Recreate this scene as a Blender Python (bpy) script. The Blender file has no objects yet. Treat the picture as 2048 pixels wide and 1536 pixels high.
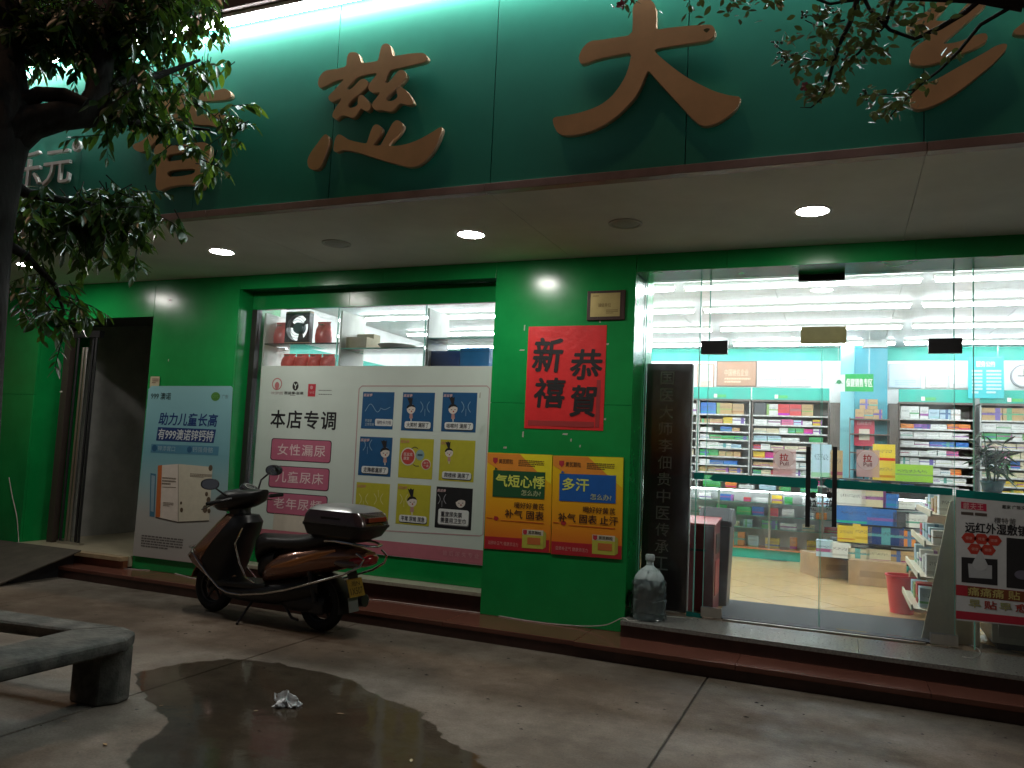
import bpy, bmesh, math, random
import numpy as np
from mathutils import Vector, Matrix
random.seed(7); rng = np.random.RandomState(11)
R = math.radians
sc = bpy.context.scene
COL = sc.collection

# ------------------------------------------------------------------ camera
FPX = 1600.0; CW, CH = 2048.0, 1536.0
YAW, PIT, ROL = R(22.6), R(5.03), R(2.67)
CAMP = Vector((0, 0, 1.55))
_f = Vector((-math.sin(YAW)*math.cos(PIT), math.cos(YAW)*math.cos(PIT), math.sin(PIT)))
_r0 = Vector((math.cos(YAW), math.sin(YAW), 0)); _u0 = _r0.cross(_f)
_r = math.cos(ROL)*_r0 + math.sin(ROL)*_u0; _u = -math.sin(ROL)*_r0 + math.cos(ROL)*_u0
cam = bpy.data.cameras.new('camera'); camo = bpy.data.objects.new('camera', cam); COL.objects.link(camo)
cam.sensor_width = 36; cam.lens = 36*FPX/CW; cam.clip_end = 500; cam.clip_start = .05
camo.matrix_world = Matrix.Translation(CAMP) @ Matrix((_r, _u, -_f)).transposed().to_4x4()
sc.camera = camo

# ------------------------------------------------------------------ world, sun, exposure
w = bpy.data.worlds.new('World'); sc.world = w; w.use_nodes = True
nt = w.node_tree; bg = nt.nodes['Background']
sky = nt.nodes.new('ShaderNodeTexSky'); sky.sky_type = 'NISHITA'; sky.sun_disc = False
sky.sun_elevation = R(-3); sky.sun_rotation = R(200)
nt.links.new(sky.outputs[0], bg.inputs[0]); bg.inputs[1].default_value = 0.35
sl = bpy.data.lights.new('sun', 'SUN'); sl.energy = 0.38; sl.angle = R(3); sl.color = (1, .60, .36)
so = bpy.data.objects.new('sun', sl); COL.objects.link(so)
sd = Vector((0.30, 0.27, -1.0)).normalized()      # a street lamp high above the pavement
so.rotation_euler = sd.to_track_quat('-Z', 'Y').to_euler()
vs = sc.view_settings; vs.view_transform = 'Standard'; vs.look = 'None'; vs.exposure = 0.12; vs.gamma = 1; vs.use_curve_mapping = False
sc.render.engine = 'CYCLES'
cy = sc.cycles; cy.use_denoising = True; cy.max_bounces = 9; cy.diffuse_bounces = 4; cy.glossy_bounces = 4
cy.transmission_bounces = 6; cy.transparent_max_bounces = 16; cy.caustics_reflective = False; cy.caustics_refractive = False
cy.sample_clamp_indirect = 4

# ------------------------------------------------------------------ pixel -> place
def ray(u, v): return _r*((u-CW/2)/FPX) - _u*((v-CH/2)/FPX) + _f
def onY(u, v, y):
    d = ray(u, v); return CAMP + d*((y-CAMP.y)/d.y)
def onZ(u, v, z):
    d = ray(u, v); return CAMP + d*((z-CAMP.z)/d.z)

# ------------------------------------------------------------------ mesh helpers
class MB:
    def __init__(s): s.v = []; s.f = []; s.sm = []
    def add(s, vs, fs, smooth=False):
        b = len(s.v); s.v += [tuple(p) for p in vs]
        for f in fs: s.f.append([i+b for i in f]); s.sm.append(smooth)
        return s
    def box(s, x0, x1, y0, y1, z0, z1):
        return s.add([(x, y, z) for x in (x0, x1) for y in (y0, y1) for z in (z0, z1)],
            [(0,1,3,2), (4,6,7,5), (0,4,5,1), (2,3,7,6), (0,2,6,4), (1,5,7,3)])
    def obox(s, c, ax, ay, az, hx, hy, hz):
        c = Vector(c); ax, ay, az = Vector(ax)*hx, Vector(ay)*hy, Vector(az)*hz
        return s.add([c+ax*i+ay*j+az*k for i in (-1, 1) for j in (-1, 1) for k in (-1, 1)],
            [(0,1,3,2), (4,6,7,5), (0,4,5,1), (2,3,7,6), (0,2,6,4), (1,5,7,3)])
    def extr(s, poly, vec):
        n = len(poly); p = [Vector(a) for a in poly]; vec = Vector(vec)
        fs = [tuple(range(n)), tuple(reversed(range(n, 2*n)))]
        fs += [(i, i+n, (i+1) % n+n, (i+1) % n) for i in range(n)]
        return s.add(p+[a+vec for a in p], fs)
    def tube(s, pts, r, n=8, cap=True):
        P = [Vector(p) for p in pts]; m = len(P)
        rr = r if isinstance(r, (list, tuple)) else [r]*m
        ref = None; vs = []
        for i in range(m):
            t = (P[min(i+1, m-1)]-P[max(i-1, 0)]).normalized()
            if ref is None: ref = Vector((0, 0, 1)) if abs(t.z) < .9 else Vector((1, 0, 0))
            a = (ref - t*ref.dot(t)).normalized(); b = t.cross(a); ref = a
            for k in range(n):
                q = 2*math.pi*k/n; vs.append(P[i]+(a*math.cos(q)+b*math.sin(q))*rr[i])
        fs = [(i*n+k, i*n+(k+1) % n, (i+1)*n+(k+1) % n, (i+1)*n+k) for i in range(m-1) for k in range(n)]
        s.add(vs, fs, True)
        if cap: 
            b = len(s.v)-m*n
            s.f.append([b+k for k in reversed(range(n))]); s.sm.append(False)
            s.f.append([b+(m-1)*n+k for k in range(n)]); s.sm.append(False)
        return s
    def lathe(s, prof, c, n=24, ax=(0, 0, 1), smooth=True, cap=True):
        ax = Vector(ax).normalized(); c = Vector(c)
        a = ax.orthogonal().normalized(); b = ax.cross(a)
        vs = [c+ax*z+(a*math.cos(2*math.pi*k/n)+b*math.sin(2*math.pi*k/n))*r for r, z in prof for k in range(n)]
        m = len(prof)
        fs = [(i*n+k, i*n+(k+1) % n, (i+1)*n+(k+1) % n, (i+1)*n+k) for i in range(m-1) for k in range(n)]
        s.add(vs, fs, smooth); b0 = len(s.v)-m*n
        if cap and prof[0][0] > 1e-4: s.f.append([b0+k for k in reversed(range(n))]); s.sm.append(False)
        if cap and prof[-1][0] > 1e-4: s.f.append([b0+(m-1)*n+k for k in range(n)]); s.sm.append(False)
        return s
    def loft(s, rings, cap=True, smooth=True):
        n = len(rings[0]); m = len(rings)
        vs = [p for r in rings for p in r]
        fs = [(i*n+k, i*n+(k+1) % n, (i+1)*n+(k+1) % n, (i+1)*n+k) for i in range(m-1) for k in range(n)]
        s.add(vs, fs, smooth); b0 = len(s.v)-m*n
        if cap:
            s.f.append([b0+k for k in reversed(range(n))]); s.sm.append(False)
            s.f.append([b0+(m-1)*n+k for k in range(n)]); s.sm.append(False)
        return s
    def grid(s, fn, nu, nv, smooth=True):
        vs = [fn(i/(nu-1), j/(nv-1)) for i in range(nu) for j in range(nv)]
        fs = [(i*nv+j, (i+1)*nv+j, (i+1)*nv+j+1, i*nv+j+1) for i in range(nu-1) for j in range(nv-1)]
        return s.add(vs, fs, smooth)

def mesh_of(name, mb, mat, bevel=0, seg=2, off=None):
    me = bpy.data.meshes.new(name)
    v = mb.v if off is None else [(p[0]-off[0], p[1]-off[1], p[2]-off[2]) for p in mb.v]
    me.from_pydata([tuple(p) for p in v], [], mb.f)
    for p, q in zip(me.polygons, mb.sm): p.use_smooth = q
    bm = bmesh.new(); bm.from_mesh(me)
    bmesh.ops.recalc_face_normals(bm, faces=bm.faces)
    if bevel:
        es = [e for e in bm.edges if len(e.link_faces) == 2 and e.calc_face_angle(0) > .5]
        bmesh.ops.bevel(bm, geom=es, offset=bevel, segments=seg, affect='EDGES', profile=.6, clamp_overlap=True)
    bm.to_mesh(me); bm.free()
    if any(mb.sm): me.set_sharp_from_angle(angle=R(42))
    if mat: me.materials.append(mat)
    return me
def worldloc(o):
    l = Vector((0, 0, 0))
    while o: l += o.location; o = o.parent
    return l
def obj(name, mb, mat, parent=None, bevel=0, seg=2, local=False, origin=None):
    """one mesh object; coordinates are world unless local"""
    base = Vector((0, 0, 0))
    if not local:
        if parent: base = worldloc(parent)
        if origin is not None: base = Vector(origin)
    me = mesh_of(name, mb, mat, bevel, seg, off=base)
    o = bpy.data.objects.new(name, me); COL.objects.link(o)
    if parent: o.parent = parent
    if origin is not None and not local: o.location = base-(worldloc(parent) if parent else Vector((0, 0, 0)))
    return o
def tag(o, label, cat, group=None):
    o['label'] = label; o['category'] = cat
    if group: o['group'] = group
    return o
def thing(name, loc, label, cat, group=None, rz=0):
    o = bpy.data.objects.new(name, None); COL.objects.link(o); o.location = loc; o.rotation_euler = (0, 0, rz)
    o.empty_display_size = .1
    return tag(o, label, cat, group)
def struct(o): o['kind'] = 'structure'; return o
def copy_tree(o, parent=None):
    c = o.copy(); COL.objects.link(c); c.parent = parent
    for ch in list(o.children): copy_tree(ch, c)
    return c
ORD = ['first','second','third','fourth','fifth','sixth','seventh','eighth','ninth','tenth','eleventh','twelfth','thirteenth',
       'fourteenth','fifteenth','sixteenth','seventeenth','eighteenth','nineteenth','twentieth']
def ordn(i): return ORD[i] if i < 20 else ['twenty-first','twenty-second','twenty-third','twenty-fourth','twenty-fifth','twenty-sixth','twenty-seventh','twenty-eighth','twenty-ninth','thirtieth'][i-20]

# ------------------------------------------------------------------ materials
def mat(name, col, rough=.5, metal=0, var=0, vscale=8, bump=0, bscale=40, coat=0, emit=None, es=0, col2=None, spec=.5, trans=0, ior=1.45, stretch=None, rvar=0):
    m = bpy.data.materials.new(name); m.use_nodes = True; n = m.node_tree.nodes; l = m.node_tree.links
    b = n['Principled BSDF']
    c4 = (*col, 1); b.inputs['Base Color'].default_value = c4
    b.inputs['Roughness'].default_value = rough; b.inputs['Metallic'].default_value = metal
    b.inputs['Specular IOR Level'].default_value = spec; b.inputs['IOR'].default_value = ior
    if coat: b.inputs['Coat Weight'].default_value = coat; b.inputs['Coat Roughness'].default_value = .06
    if trans: b.inputs['Transmission Weight'].default_value = trans
    if emit: b.inputs['Emission Color'].default_value = (*emit, 1); b.inputs['Emission Strength'].default_value = es
    tc = None
    if var or bump or col2 or rvar:
        tc = n.new('ShaderNodeTexCoord'); mp = n.new('ShaderNodeMapping'); l.new(tc.outputs['Object'], mp.inputs[0])
        if stretch: mp.inputs['Scale'].default_value = stretch
    if var or col2 or rvar:
        t = n.new('ShaderNodeTexNoise'); t.inputs['Scale'].default_value = vscale; t.inputs['Detail'].default_value = 8; t.inputs['Roughness'].default_value = .62
        l.new(mp.outputs[0], t.inputs[0])
        r = n.new('ShaderNodeValToRGB'); r.color_ramp.elements[0].position = .34; r.color_ramp.elements[1].position = .68
        d2 = col2 if col2 else tuple(max(0, c*(1-var)) for c in col)
        d1 = col if col2 else tuple(min(1, c*(1+var*.6)) for c in col)
        r.color_ramp.elements[0].color = (*d2, 1); r.color_ramp.elements[1].color = (*d1, 1)
        l.new(t.outputs[0], r.inputs[0]); l.new(r.outputs[0], b.inputs['Base Color'])
        if rvar:
            q = n.new('ShaderNodeMapRange'); q.inputs[3].default_value = max(0, rough-rvar); q.inputs[4].default_value = min(1, rough+rvar)
            l.new(t.outputs[0], q.inputs[0]); l.new(q.outputs[0], b.inputs['Roughness'])
    if bump:
        t2 = n.new('ShaderNodeTexNoise'); t2.inputs['Scale'].default_value = bscale; t2.inputs['Detail'].default_value = 6
        l.new(mp.outputs[0], t2.inputs[0])
        bp = n.new('ShaderNodeBump'); bp.inputs['Strength'].default_value = min(1, bump); bp.inputs['Distance'].default_value = .01
        l.new(t2.outputs[0], bp.inputs['Height']); l.new(bp.outputs[0], b.inputs['Normal'])
    return m
def glass_mat(name, tint=(.93, .97, .96), dirt=.06, rough=.0, crinkle=0):
    m = bpy.data.materials.new(name); m.use_nodes = True; n = m.node_tree.nodes; l = m.node_tree.links
    n.remove(n['Principled BSDF']); out = n['Material Output']
    t = n.new('ShaderNodeBsdfTransparent'); t.inputs[0].default_value = (*tint, 1)
    g = n.new('ShaderNodeBsdfGlossy'); g.inputs['Roughness'].default_value = rough
    fr = n.new('ShaderNodeFresnel'); fr.inputs[0].default_value = 1.45
    mx = n.new('ShaderNodeMixShader'); l.new(fr.outputs[0], mx.inputs[0]); l.new(t.outputs[0], mx.inputs[1]); l.new(g.outputs[0], mx.inputs[2])
    if crinkle:
        ct = n.new('ShaderNodeTexCoord'); cn_ = n.new('ShaderNodeTexVoronoi'); cn_.feature = 'DISTANCE_TO_EDGE'; cn_.inputs['Scale'].default_value = 11; l.new(ct.outputs['Object'], cn_.inputs['Vector'])
        cb_ = n.new('ShaderNodeBump'); cb_.inputs['Strength'].default_value = crinkle; cb_.inputs['Distance'].default_value = .03; l.new(cn_.outputs['Distance'], cb_.inputs['Height']); l.new(cb_.outputs[0], g.inputs['Normal']); l.new(cb_.outputs[0], fr.inputs['Normal'])
    d = n.new('ShaderNodeBsdfTranslucent'); d.inputs[0].default_value = (.8, .85, .88, 1)
    tc = n.new('ShaderNodeTexCoord'); mp = n.new('ShaderNodeMapping'); mp.inputs['Scale'].default_value = (3, 1, .8)
    nz = n.new('ShaderNodeTexNoise'); nz.inputs['Scale'].default_value = 2.5; nz.inputs['Detail'].default_value = 9; nz.inputs['Roughness'].default_value = .7
    l.new(tc.outputs['Object'], mp.inputs[0]); l.new(mp.outputs[0], nz.inputs[0])
    mr = n.new('ShaderNodeMapRange'); mr.inputs[1].default_value = .45; mr.inputs[2].default_value = .8; mr.inputs[3].default_value = dirt*.25; mr.inputs[4].default_value = dirt*1.6
    l.new(nz.outputs[0], mr.inputs[0])
    m2 = n.new('ShaderNodeMixShader'); l.new(mr.outputs[0], m2.inputs[0]); l.new(mx.outputs[0], m2.inputs[1]); l.new(d.outputs[0], m2.inputs[2])
    l.new(m2.outputs[0], out.inputs[0]); return m
def emis(name, col, s):
    m = bpy.data.materials.new(name); m.use_nodes = True; n = m.node_tree.nodes; l = m.node_tree.links
    n.remove(n['Principled BSDF']); e = n.new('ShaderNodeEmission'); e.inputs[0].default_value = (*col, 1); e.inputs[1].default_value = s
    l.new(e.outputs[0], n['Material Output'].inputs[0]); return m
_pc = {}
def ink(c, rough=.55):
    k = (tuple(c), rough)
    if k not in _pc: _pc[k] = mat('print_ink', c, rough, var=.06, vscale=14)
    return _pc[k]

GREEN = mat('green_panel', (.006, .26, .058), .22, var=.16, vscale=2.2, rvar=.10, bump=.02, bscale=6)
GREENF = mat('fascia_green', (.022, .25, .165), .38, var=.08, vscale=2.5, bump=.02, bscale=5)
DGREEN = mat('dark_green_trim', (.01, .10, .045), .35, var=.15)
SOFFIT = mat('soffit_panel', (.74, .75, .71), .85, var=.12, vscale=1.1)
BROWNT = mat('brown_trim', (.33, .22, .195), .42, var=.2, vscale=6)
COPPER = mat('copper_letter', (.74, .43, .20), .45, metal=.15, var=.16, vscale=2.2)
COPPERS = mat('copper_letter_side', (.72, .46, .30), .4, metal=.3)
WHITEP = mat('white_paint', (.74, .74, .72), .5, var=.06)
WALLW = mat('white_wall', (.78, .79, .78), .6, var=.05)
TEAL = mat('teal_paint', (.03, .38, .30), .45, var=.06)
TEALB = mat('blue_teal_paint', (.06, .33, .42), .45, var=.06)
CEIL = mat('ceiling_panel', (.82, .85, .87), .55, var=.08, vscale=1.2, stretch=(.4, 6, 1))
TILE = mat('floor_tile', (.60, .41, .20), .22, var=.08, vscale=4)
MAT = mat('door_mat', (.055, .057, .06), .95, var=.3, vscale=120, bump=.4, bscale=300)
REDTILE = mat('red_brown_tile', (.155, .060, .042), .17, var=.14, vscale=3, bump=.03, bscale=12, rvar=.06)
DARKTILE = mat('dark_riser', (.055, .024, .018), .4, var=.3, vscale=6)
GRANITE = mat('granite', (.22, .22, .20), .22, var=.35, vscale=60, rvar=.08)
STONE = mat('weathered_concrete', (.105, .10, .085), .85, col2=(.03, .031, .026), vscale=7, bump=.7, bscale=30)
BARK = mat('bark', (.016, .013, .011), .9, var=.4, vscale=9, bump=.9, bscale=22, stretch=(1, 1, .3))
STEEL = mat('stainless_steel', (.55, .53, .50), .3, metal=1, var=.15, stretch=(1, 1, .1))
BLACKM = mat('black_metal', (.018, .018, .02), .38, var=.2)
BLACKP = mat('black_plastic', (.013, .013, .014), .38, var=.2, rvar=.08)
CHROME = mat('chrome', (.72, .70, .67), .12, metal=1)
RUBBER = mat('rubber', (.014, .014, .014), .85, var=.2)
BODYP = mat('copper_brown_paint', (.25, .105, .06), .24, metal=.55, coat=.8, var=.1)
SEATM = mat('black_vinyl', (.016, .014, .014), .42, bump=.1, bscale=90)
GLASS = glass_mat('shop_glass', (.965, .985, .98), dirt=.055)
GLASSE = mat('glass_edge', (.25, .62, .52), .15, var=.1, spec=.6)
GLASSC = glass_mat('clear_glass', (.985, .992, .99), dirt=.004)
WOODD = mat('dark_wood', (.045, .018, .014), .42, var=.35, vscale=5, stretch=(12, 12, .8), bump=.1, bscale=12)
GREYWOOD = mat('grey_brown_wood', (.13, .10, .085), .5, var=.25, stretch=(10, 10, 1))
CREAM = mat('cream_laminate', (.72, .64, .48), .5, var=.06)
CARD = mat('cardboard', (.40, .26, .15), .75, var=.15, vscale=5)
LIT = emis('downlight_glow', (1, .97, .90), 180)
LEDM = emis('led_glow', (.88, .97, 1.0), 54)
TUBEM = emis('tube_glow', (.90, .96, 1.0), 68)

# ground concrete with stains, aggregate and worn patches
def concrete(name, base, dark):
    m = bpy.data.materials.new(name); m.use_nodes = True; n = m.node_tree.nodes; l = m.node_tree.links; b = n['Principled BSDF']
    tc = n.new('ShaderNodeTexCoord')
    def noise(s, d=8, ro=.6):
        t = n.new('ShaderNodeTexNoise'); t.inputs['Scale'].default_value = s; t.inputs['Detail'].default_value = d; t.inputs['Roughness'].default_value = ro
        l.new(tc.outputs['Object'], t.inputs[0]); return t
    def ramp(src, a, bb, ca, cb):
        r = n.new('ShaderNodeValToRGB'); r.color_ramp.elements[0].position = a; r.color_ramp.elements[1].position = bb
        r.color_ramp.elements[0].color = (*ca, 1); r.color_ramp.elements[1].color = (*cb, 1); l.new(src.outputs[0], r.inputs[0]); return r
    def mul(a, c2, f=1):
        q = n.new('ShaderNodeMix'); q.data_type = 'RGBA'; q.blend_type = 'MULTIPLY'; q.inputs[0].default_value = f
        l.new(a.outputs[0] if a.bl_idname != 'ShaderNodeMix' else a.outputs[2], q.inputs[6]); l.new(c2.outputs[0], q.inputs[7]); return q
    r1 = ramp(noise(1.1), .36, .66, dark, base)
    r2 = ramp(noise(7, 10, .7), .30, .62, (.62, .60, .56), (1, 1, 1))
    r3 = ramp(noise(70, 4, .6), .35, .6, (.72, .72, .72), (1, 1, 1))
    r4 = ramp(noise(13, 2, .4), .22, .27, (.22, .21, .20), (1, 1, 1))
    q = mul(mul(mul(r1, r2), r3), r4)
    r5 = ramp(noise(2.6, 12, .78), .60, .74, (0, 0, 0), (.45, .45, .45)); sc_ = n.new('ShaderNodeMix'); sc_.data_type = 'RGBA'; l.new(r5.outputs[0], sc_.inputs[0]); l.new(q.outputs[2], sc_.inputs[6]); sc_.inputs[7].default_value = (.36, .32, .265, 1)
    r6 = ramp(noise(.55, 5, .6), .42, .60, (.62, .55, .47), (1, 1, 1)); q = mul(sc_, r6)
    l.new(q.outputs[2], b.inputs['Base Color'])
    rr = ramp(noise(2.3), .3, .7, (.52, .52, .52), (.88, .88, .88)); l.new(rr.outputs[0], b.inputs['Roughness'])
    bp = n.new('ShaderNodeBump'); bp.inputs['Strength'].default_value = .5; bp.inputs['Distance'].default_value = .006
    l.new(noise(35, 10, .7).outputs[0], bp.inputs['Height']); l.new(bp.outputs[0], b.inputs['Normal'])
    return m
CONC = concrete('concrete', (.21, .18, .145), (.135, .112, .086))

# ------------------------------------------------------------------ print on flat sheets
_tcache = {}
def glyphs(body, bold=0, space=1.0):
    k = (body, bold, space)
    if k in _tcache: return _tcache[k]
    c = bpy.data.curves.new('t', 'FONT'); c.body = body; c.offset = bold; c.resolution_u = 3; c.space_character = space; c.space_line = 1.1
    o = bpy.data.objects.new('t', c); COL.objects.link(o)
    dg = bpy.context.evaluated_depsgraph_get(); me = bpy.data.meshes.new_from_object(o.evaluated_get(dg))
    v = [(p.co.x, p.co.y) for p in me.vertices]; f = [tuple(p.vertices) for p in me.polygons]
    bpy.data.objects.remove(o); bpy.data.curves.remove(c); bpy.data.meshes.remove(me)
    xs = [p[0] for p in v]; ys = [p[1] for p in v]
    x0, x1, y0, y1 = min(xs), max(xs), min(ys), max(ys)
    v = [((p[0]-x0)/(x1-x0), (p[1]-y0)/max(1e-6, y1-y0)) for p in v]
    _tcache[k] = (v, f); return v, f
def px_rect(bx, Y):
    u0, v0, u1, v1 = bx; um, vm = (u0+u1)/2, (v0+v1)/2
    return onY(u0, vm, Y).x, onY(u1, vm, Y).x, onY(um, v1, Y).z, onY(um, v0, Y).z
def lettering(parent, body, bx, Y, col, bold=.012, space=1.0, slant=0, name='lettering', depth=0, m=None, bevel=0):
    x0, x1, z0, z1 = px_rect(bx, Y); v, f = glyphs(body, 0, space)
    rows = body.count('\n')+1; em = (z1-z0)/rows; e = em*min(.024, max(0, bold)*.7)
    x0 += e; x1 -= e; z0 += e; z1 -= e
    P = [Vector((x0+(x1-x0)*a+slant*(z1-z0)*(b-.5), Y, z0+(z1-z0)*b)) for a, b in v]
    mb = MB()
    if not depth:
        mb.add(P, f)
        if e > 0:      # stroke weight: shifted layers a hair apart
            for k, (dx, dz) in enumerate(((1, .5), (-1, -.5), (-.5, 1), (.5, -1))):
                mb.add([p+Vector((dx*e, -.00012*(k+1), dz*e)) for p in P], f)
    else:
        n = len(P); D = Vector((0, depth, 0))
        from collections import Counter
        ec = Counter()
        for q in f:
            for i in range(len(q)): ec[frozenset((q[i], q[(i+1) % len(q)]))] += 1
        sides = []
        for q in f:
            for i in range(len(q)):
                a, b2 = q[i], q[(i+1) % len(q)]
                if ec[frozenset((a, b2))] == 1: sides.append((a, b2, b2+n, a+n))
        mb.add(P+[p+D for p in P], list(f)+[tuple(i+n for i in reversed(q)) for q in f]+sides)
    return obj(name, mb, m or ink(col), parent)
def panel(parent, bx, Y, col, name='printed_panel', rad=0, t=.0008, m=None):
    x0, x1, z0, z1 = px_rect(bx, Y); mb = MB()
    if rad:
        r = min(rad, (x1-x0)/2, (z1-z0)/2); poly = []
        for cx, cz, a0 in ((x1-r, z1-r, 0), (x0+r, z1-r, 90), (x0+r, z0+r, 180), (x1-r, z0+r, 270)):
            for k in range(5): a = R(a0+k*22.5); poly.append((cx+r*math.cos(a), Y, cz+r*math.sin(a)))
        mb.extr(poly, (0, t, 0))
    else: mb.box(x0, x1, Y, Y+t, z0, z1)
    return obj(name, mb, m or ink(col), parent)
def polyp(parent, pts, Y, col, name='printed_shape', t=.0008, m=None):
    return obj(name, MB().extr([onY(u, v, Y) for u, v in pts], (0, t, 0)), m or ink(col), parent)
def disc(parent, u, v, rx, Y, col, name='printed_disc', asp=1, n=20, t=.0008):
    c = onY(u, v, Y); rr = (onY(u+rx, v, Y)-c).length
    return obj(name, MB().extr([(c.x+rr*math.cos(2*math.pi*k/n), Y, c.z+rr*asp*math.sin(2*math.pi*k/n)) for k in range(n)], (0, t, 0)), ink(col), parent)
def line(parent, pts, Y, col, wpx=1.2, name='printed_line'):
    """a flat printed line as a thin ribbon"""
    P = [onY(u, v, Y) for u, v in pts]; hw = (onY(pts[0][0]+wpx, pts[0][1], Y)-P[0]).length/2
    mb = MB()
    L, Rr = [], []
    for i in range(len(P)):
        t = (P[min(i+1, len(P)-1)]-P[max(0, i-1)]); t.y = 0; t.normalize(); nn = Vector((-t.z, 0, t.x))*hw
        L.append(P[i]+nn); Rr.append(P[i]-nn)
    mb.add(L+Rr, [(i, i+1, len(P)+i+1, len(P)+i) for i in range(len(P)-1)])
    return obj(name, mb, ink(col), parent)
def lines_block(parent, bx, Y, col, n=4, name='fine_print', seed=0):
    """rows of tiny words, too small to read"""
    rd = random.Random(seed); x0, x1, z0, z1 = px_rect(bx, Y); mb = MB(); h = (z1-z0)/n
    for i in range(n):
        x = x0; zt = z1-i*h
        while x < x1-(.0 if i < n-1 else (x1-x0)*.4):
            wd = min(x1-x, (x1-x0)*rd.uniform(.03, .10)); mb.add([(x, Y, zt-h*.55), (x+wd*.8, Y, zt-h*.55), (x+wd*.8, Y, zt), (x, Y, zt)], [(0, 1, 2, 3)]); x += wd
    return obj(name, mb, ink(col), parent)

# ================================================================== SETTING
YW, YF, ZS, ZF, YD, YG = 6.66, 4.78, 3.32, .25, 7.05, 6.90
XL, XR = -12.0, 3.4
def yk(x): return 6.07-.026*x         # front of the lower step
# ground: one sheet and cast slabs with open joints on it
g = struct(obj('ground', MB().add([(-80, -80, -.012), (80, -80, -.012), (80, 80, -.012), (-80, 80, -.012)], [(0, 1, 2, 3)]), mat('joint_soil', (.05, .045, .04), .95, var=.3)))
xs = [-14.1, -10.2, -7.0, -3.95, -.895, 2.1, 5.2]; ys = [-6.2, -2.9, .35, 2.35, 6.4]
JX = .007
for i in range(len(xs)-1):
    for j in range(len(ys)-1):
        a, b, c, d = xs[i]+JX, xs[i+1]-JX, ys[j]+JX, ys[j+1]-JX
        def top(s, t, a=a, b=b, c=c, d=d): return (a+(b-a)*s, c+(d-c)*t, 0)
        mb = MB().box(a, b, c, d, -.10, 0); o = obj('concrete_slab', mb, CONC, g, bevel=.004, seg=1)
# pale cement crumbs, dark spots and grit trodden into the slabs
mb = MB(); rd = random.Random(3)
for k in range(230):
    x = rd.uniform(-5.5, 1.6); y = rd.uniform(3.0, 6.0) if k % 3 else rd.uniform(5.0, 6.05)
    r = rd.uniform(.002, .008)*(1.6 if rd.random() < .15 else 1); n = 6; a0 = rd.random()*6
    ring = [(x+r*rd.uniform(.6, 1.3)*math.cos(a0+q*6.283/n)*1.5, y+r*rd.uniform(.6, 1.3)*math.sin(a0+q*6.283/n), .0006) for q in range(n)]
    mb.add(ring+[(x, y, r*.55)], [(q, (q+1) % n, n) for q in range(n)])
o = obj('ground_grit', mb, mat('grit', (.04, .035, .03), .9, var=.5, vscale=3)); o['kind'] = 'stuff'; o['label'] = 'dark crumbs and grit scattered over the concrete'

# puddle: thin water film on the slab
def water_mat(tint=(.60, .57, .52), rough=.09):
    m = bpy.data.materials.new('water_film'); m.use_nodes = True; n = m.node_tree.nodes; l = m.node_tree.links
    n.remove(n['Principled BSDF']); t = n.new('ShaderNodeBsdfTransparent'); t.inputs[0].default_value = (*tint, 1)
    gl = n.new('ShaderNodeBsdfGlossy'); gl.inputs['Roughness'].default_value = rough
    fr = n.new('ShaderNodeFresnel'); fr.inputs[0].default_value = 1.33
    tc = n.new('ShaderNodeTexCoord'); nz = n.new('ShaderNodeTexNoise'); nz.inputs['Scale'].default_value = 5; nz.inputs['Detail'].default_value = 5
    l.new(tc.outputs['Object'], nz.inputs[0]); bp = n.new('ShaderNodeBump'); bp.inputs['Strength'].default_value = .16; bp.inputs['Distance'].default_value = .012
    l.new(nz.outputs[0], bp.inputs['Height']); l.new(bp.outputs[0], gl.inputs['Normal'])
    mx = n.new('ShaderNodeMixShader'); l.new(fr.outputs[0], mx.inputs[0]); l.new(t.outputs[0], mx.inputs[1]); l.new(gl.outputs[0], mx.inputs[2])
    at_ = n.new('ShaderNodeAttribute'); at_.attribute_name = 'wet'; n3 = n.new('ShaderNodeTexNoise'); n3.inputs['Scale'].default_value = 9; n3.inputs['Detail'].default_value = 8; n3.inputs['Roughness'].default_value = .7; l.new(tc.outputs['Object'], n3.inputs[0])
    s1 = n.new('ShaderNodeMath'); s1.operation = 'MULTIPLY_ADD'; l.new(n3.outputs[0], s1.inputs[0]); s1.inputs[1].default_value = .9; s1.inputs[2].default_value = -.45
    s2 = n.new('ShaderNodeMath'); s2.operation = 'ADD'; l.new(at_.outputs['Fac'], s2.inputs[0]); l.new(s1.outputs[0], s2.inputs[1])
    mr = n.new('ShaderNodeMapRange'); mr.interpolation_type = 'SMOOTHSTEP'; mr.inputs[1].default_value = .38; mr.inputs[2].default_value = .62; l.new(s2.outputs[0], mr.inputs[0])
    clear = n.new('ShaderNodeBsdfTransparent'); m9 = n.new('ShaderNodeMixShader'); l.new(mr.outputs[0], m9.inputs[0]); l.new(clear.outputs[0], m9.inputs[1]); l.new(mx.outputs[0], m9.inputs[2])
    l.new(m9.outputs[0], n['Material Output'].inputs[0]); return m
WATER = water_mat()
pud = [(278,1352),(330,1336),(400,1326),(480,1322),(560,1330),(640,1345),(700,1362),(735,1385),(760,1400),(800,1418),(828,1428),(845,1445),(870,1462),(880,1478),(915,1492),(940,1510),(955,1536),(965,1590),(900,1680),(700,1760),(420,1740),(290,1640),(255,1560),(268,1525),(300,1495),(335,1468),(345,1445),(325,1420),(298,1400),(280,1375)]
P = [onZ(u, v, 0) for u, v in pud]; Q = []
for i in range(len(P)):
    a, b = P[i], P[(i+1) % len(P)]
    for k in range(4):
        q = a.lerp(b, k/4); Q.append((q.x+rd.gauss(0, .008), q.y+rd.gauss(0, .008), .0035))
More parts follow.
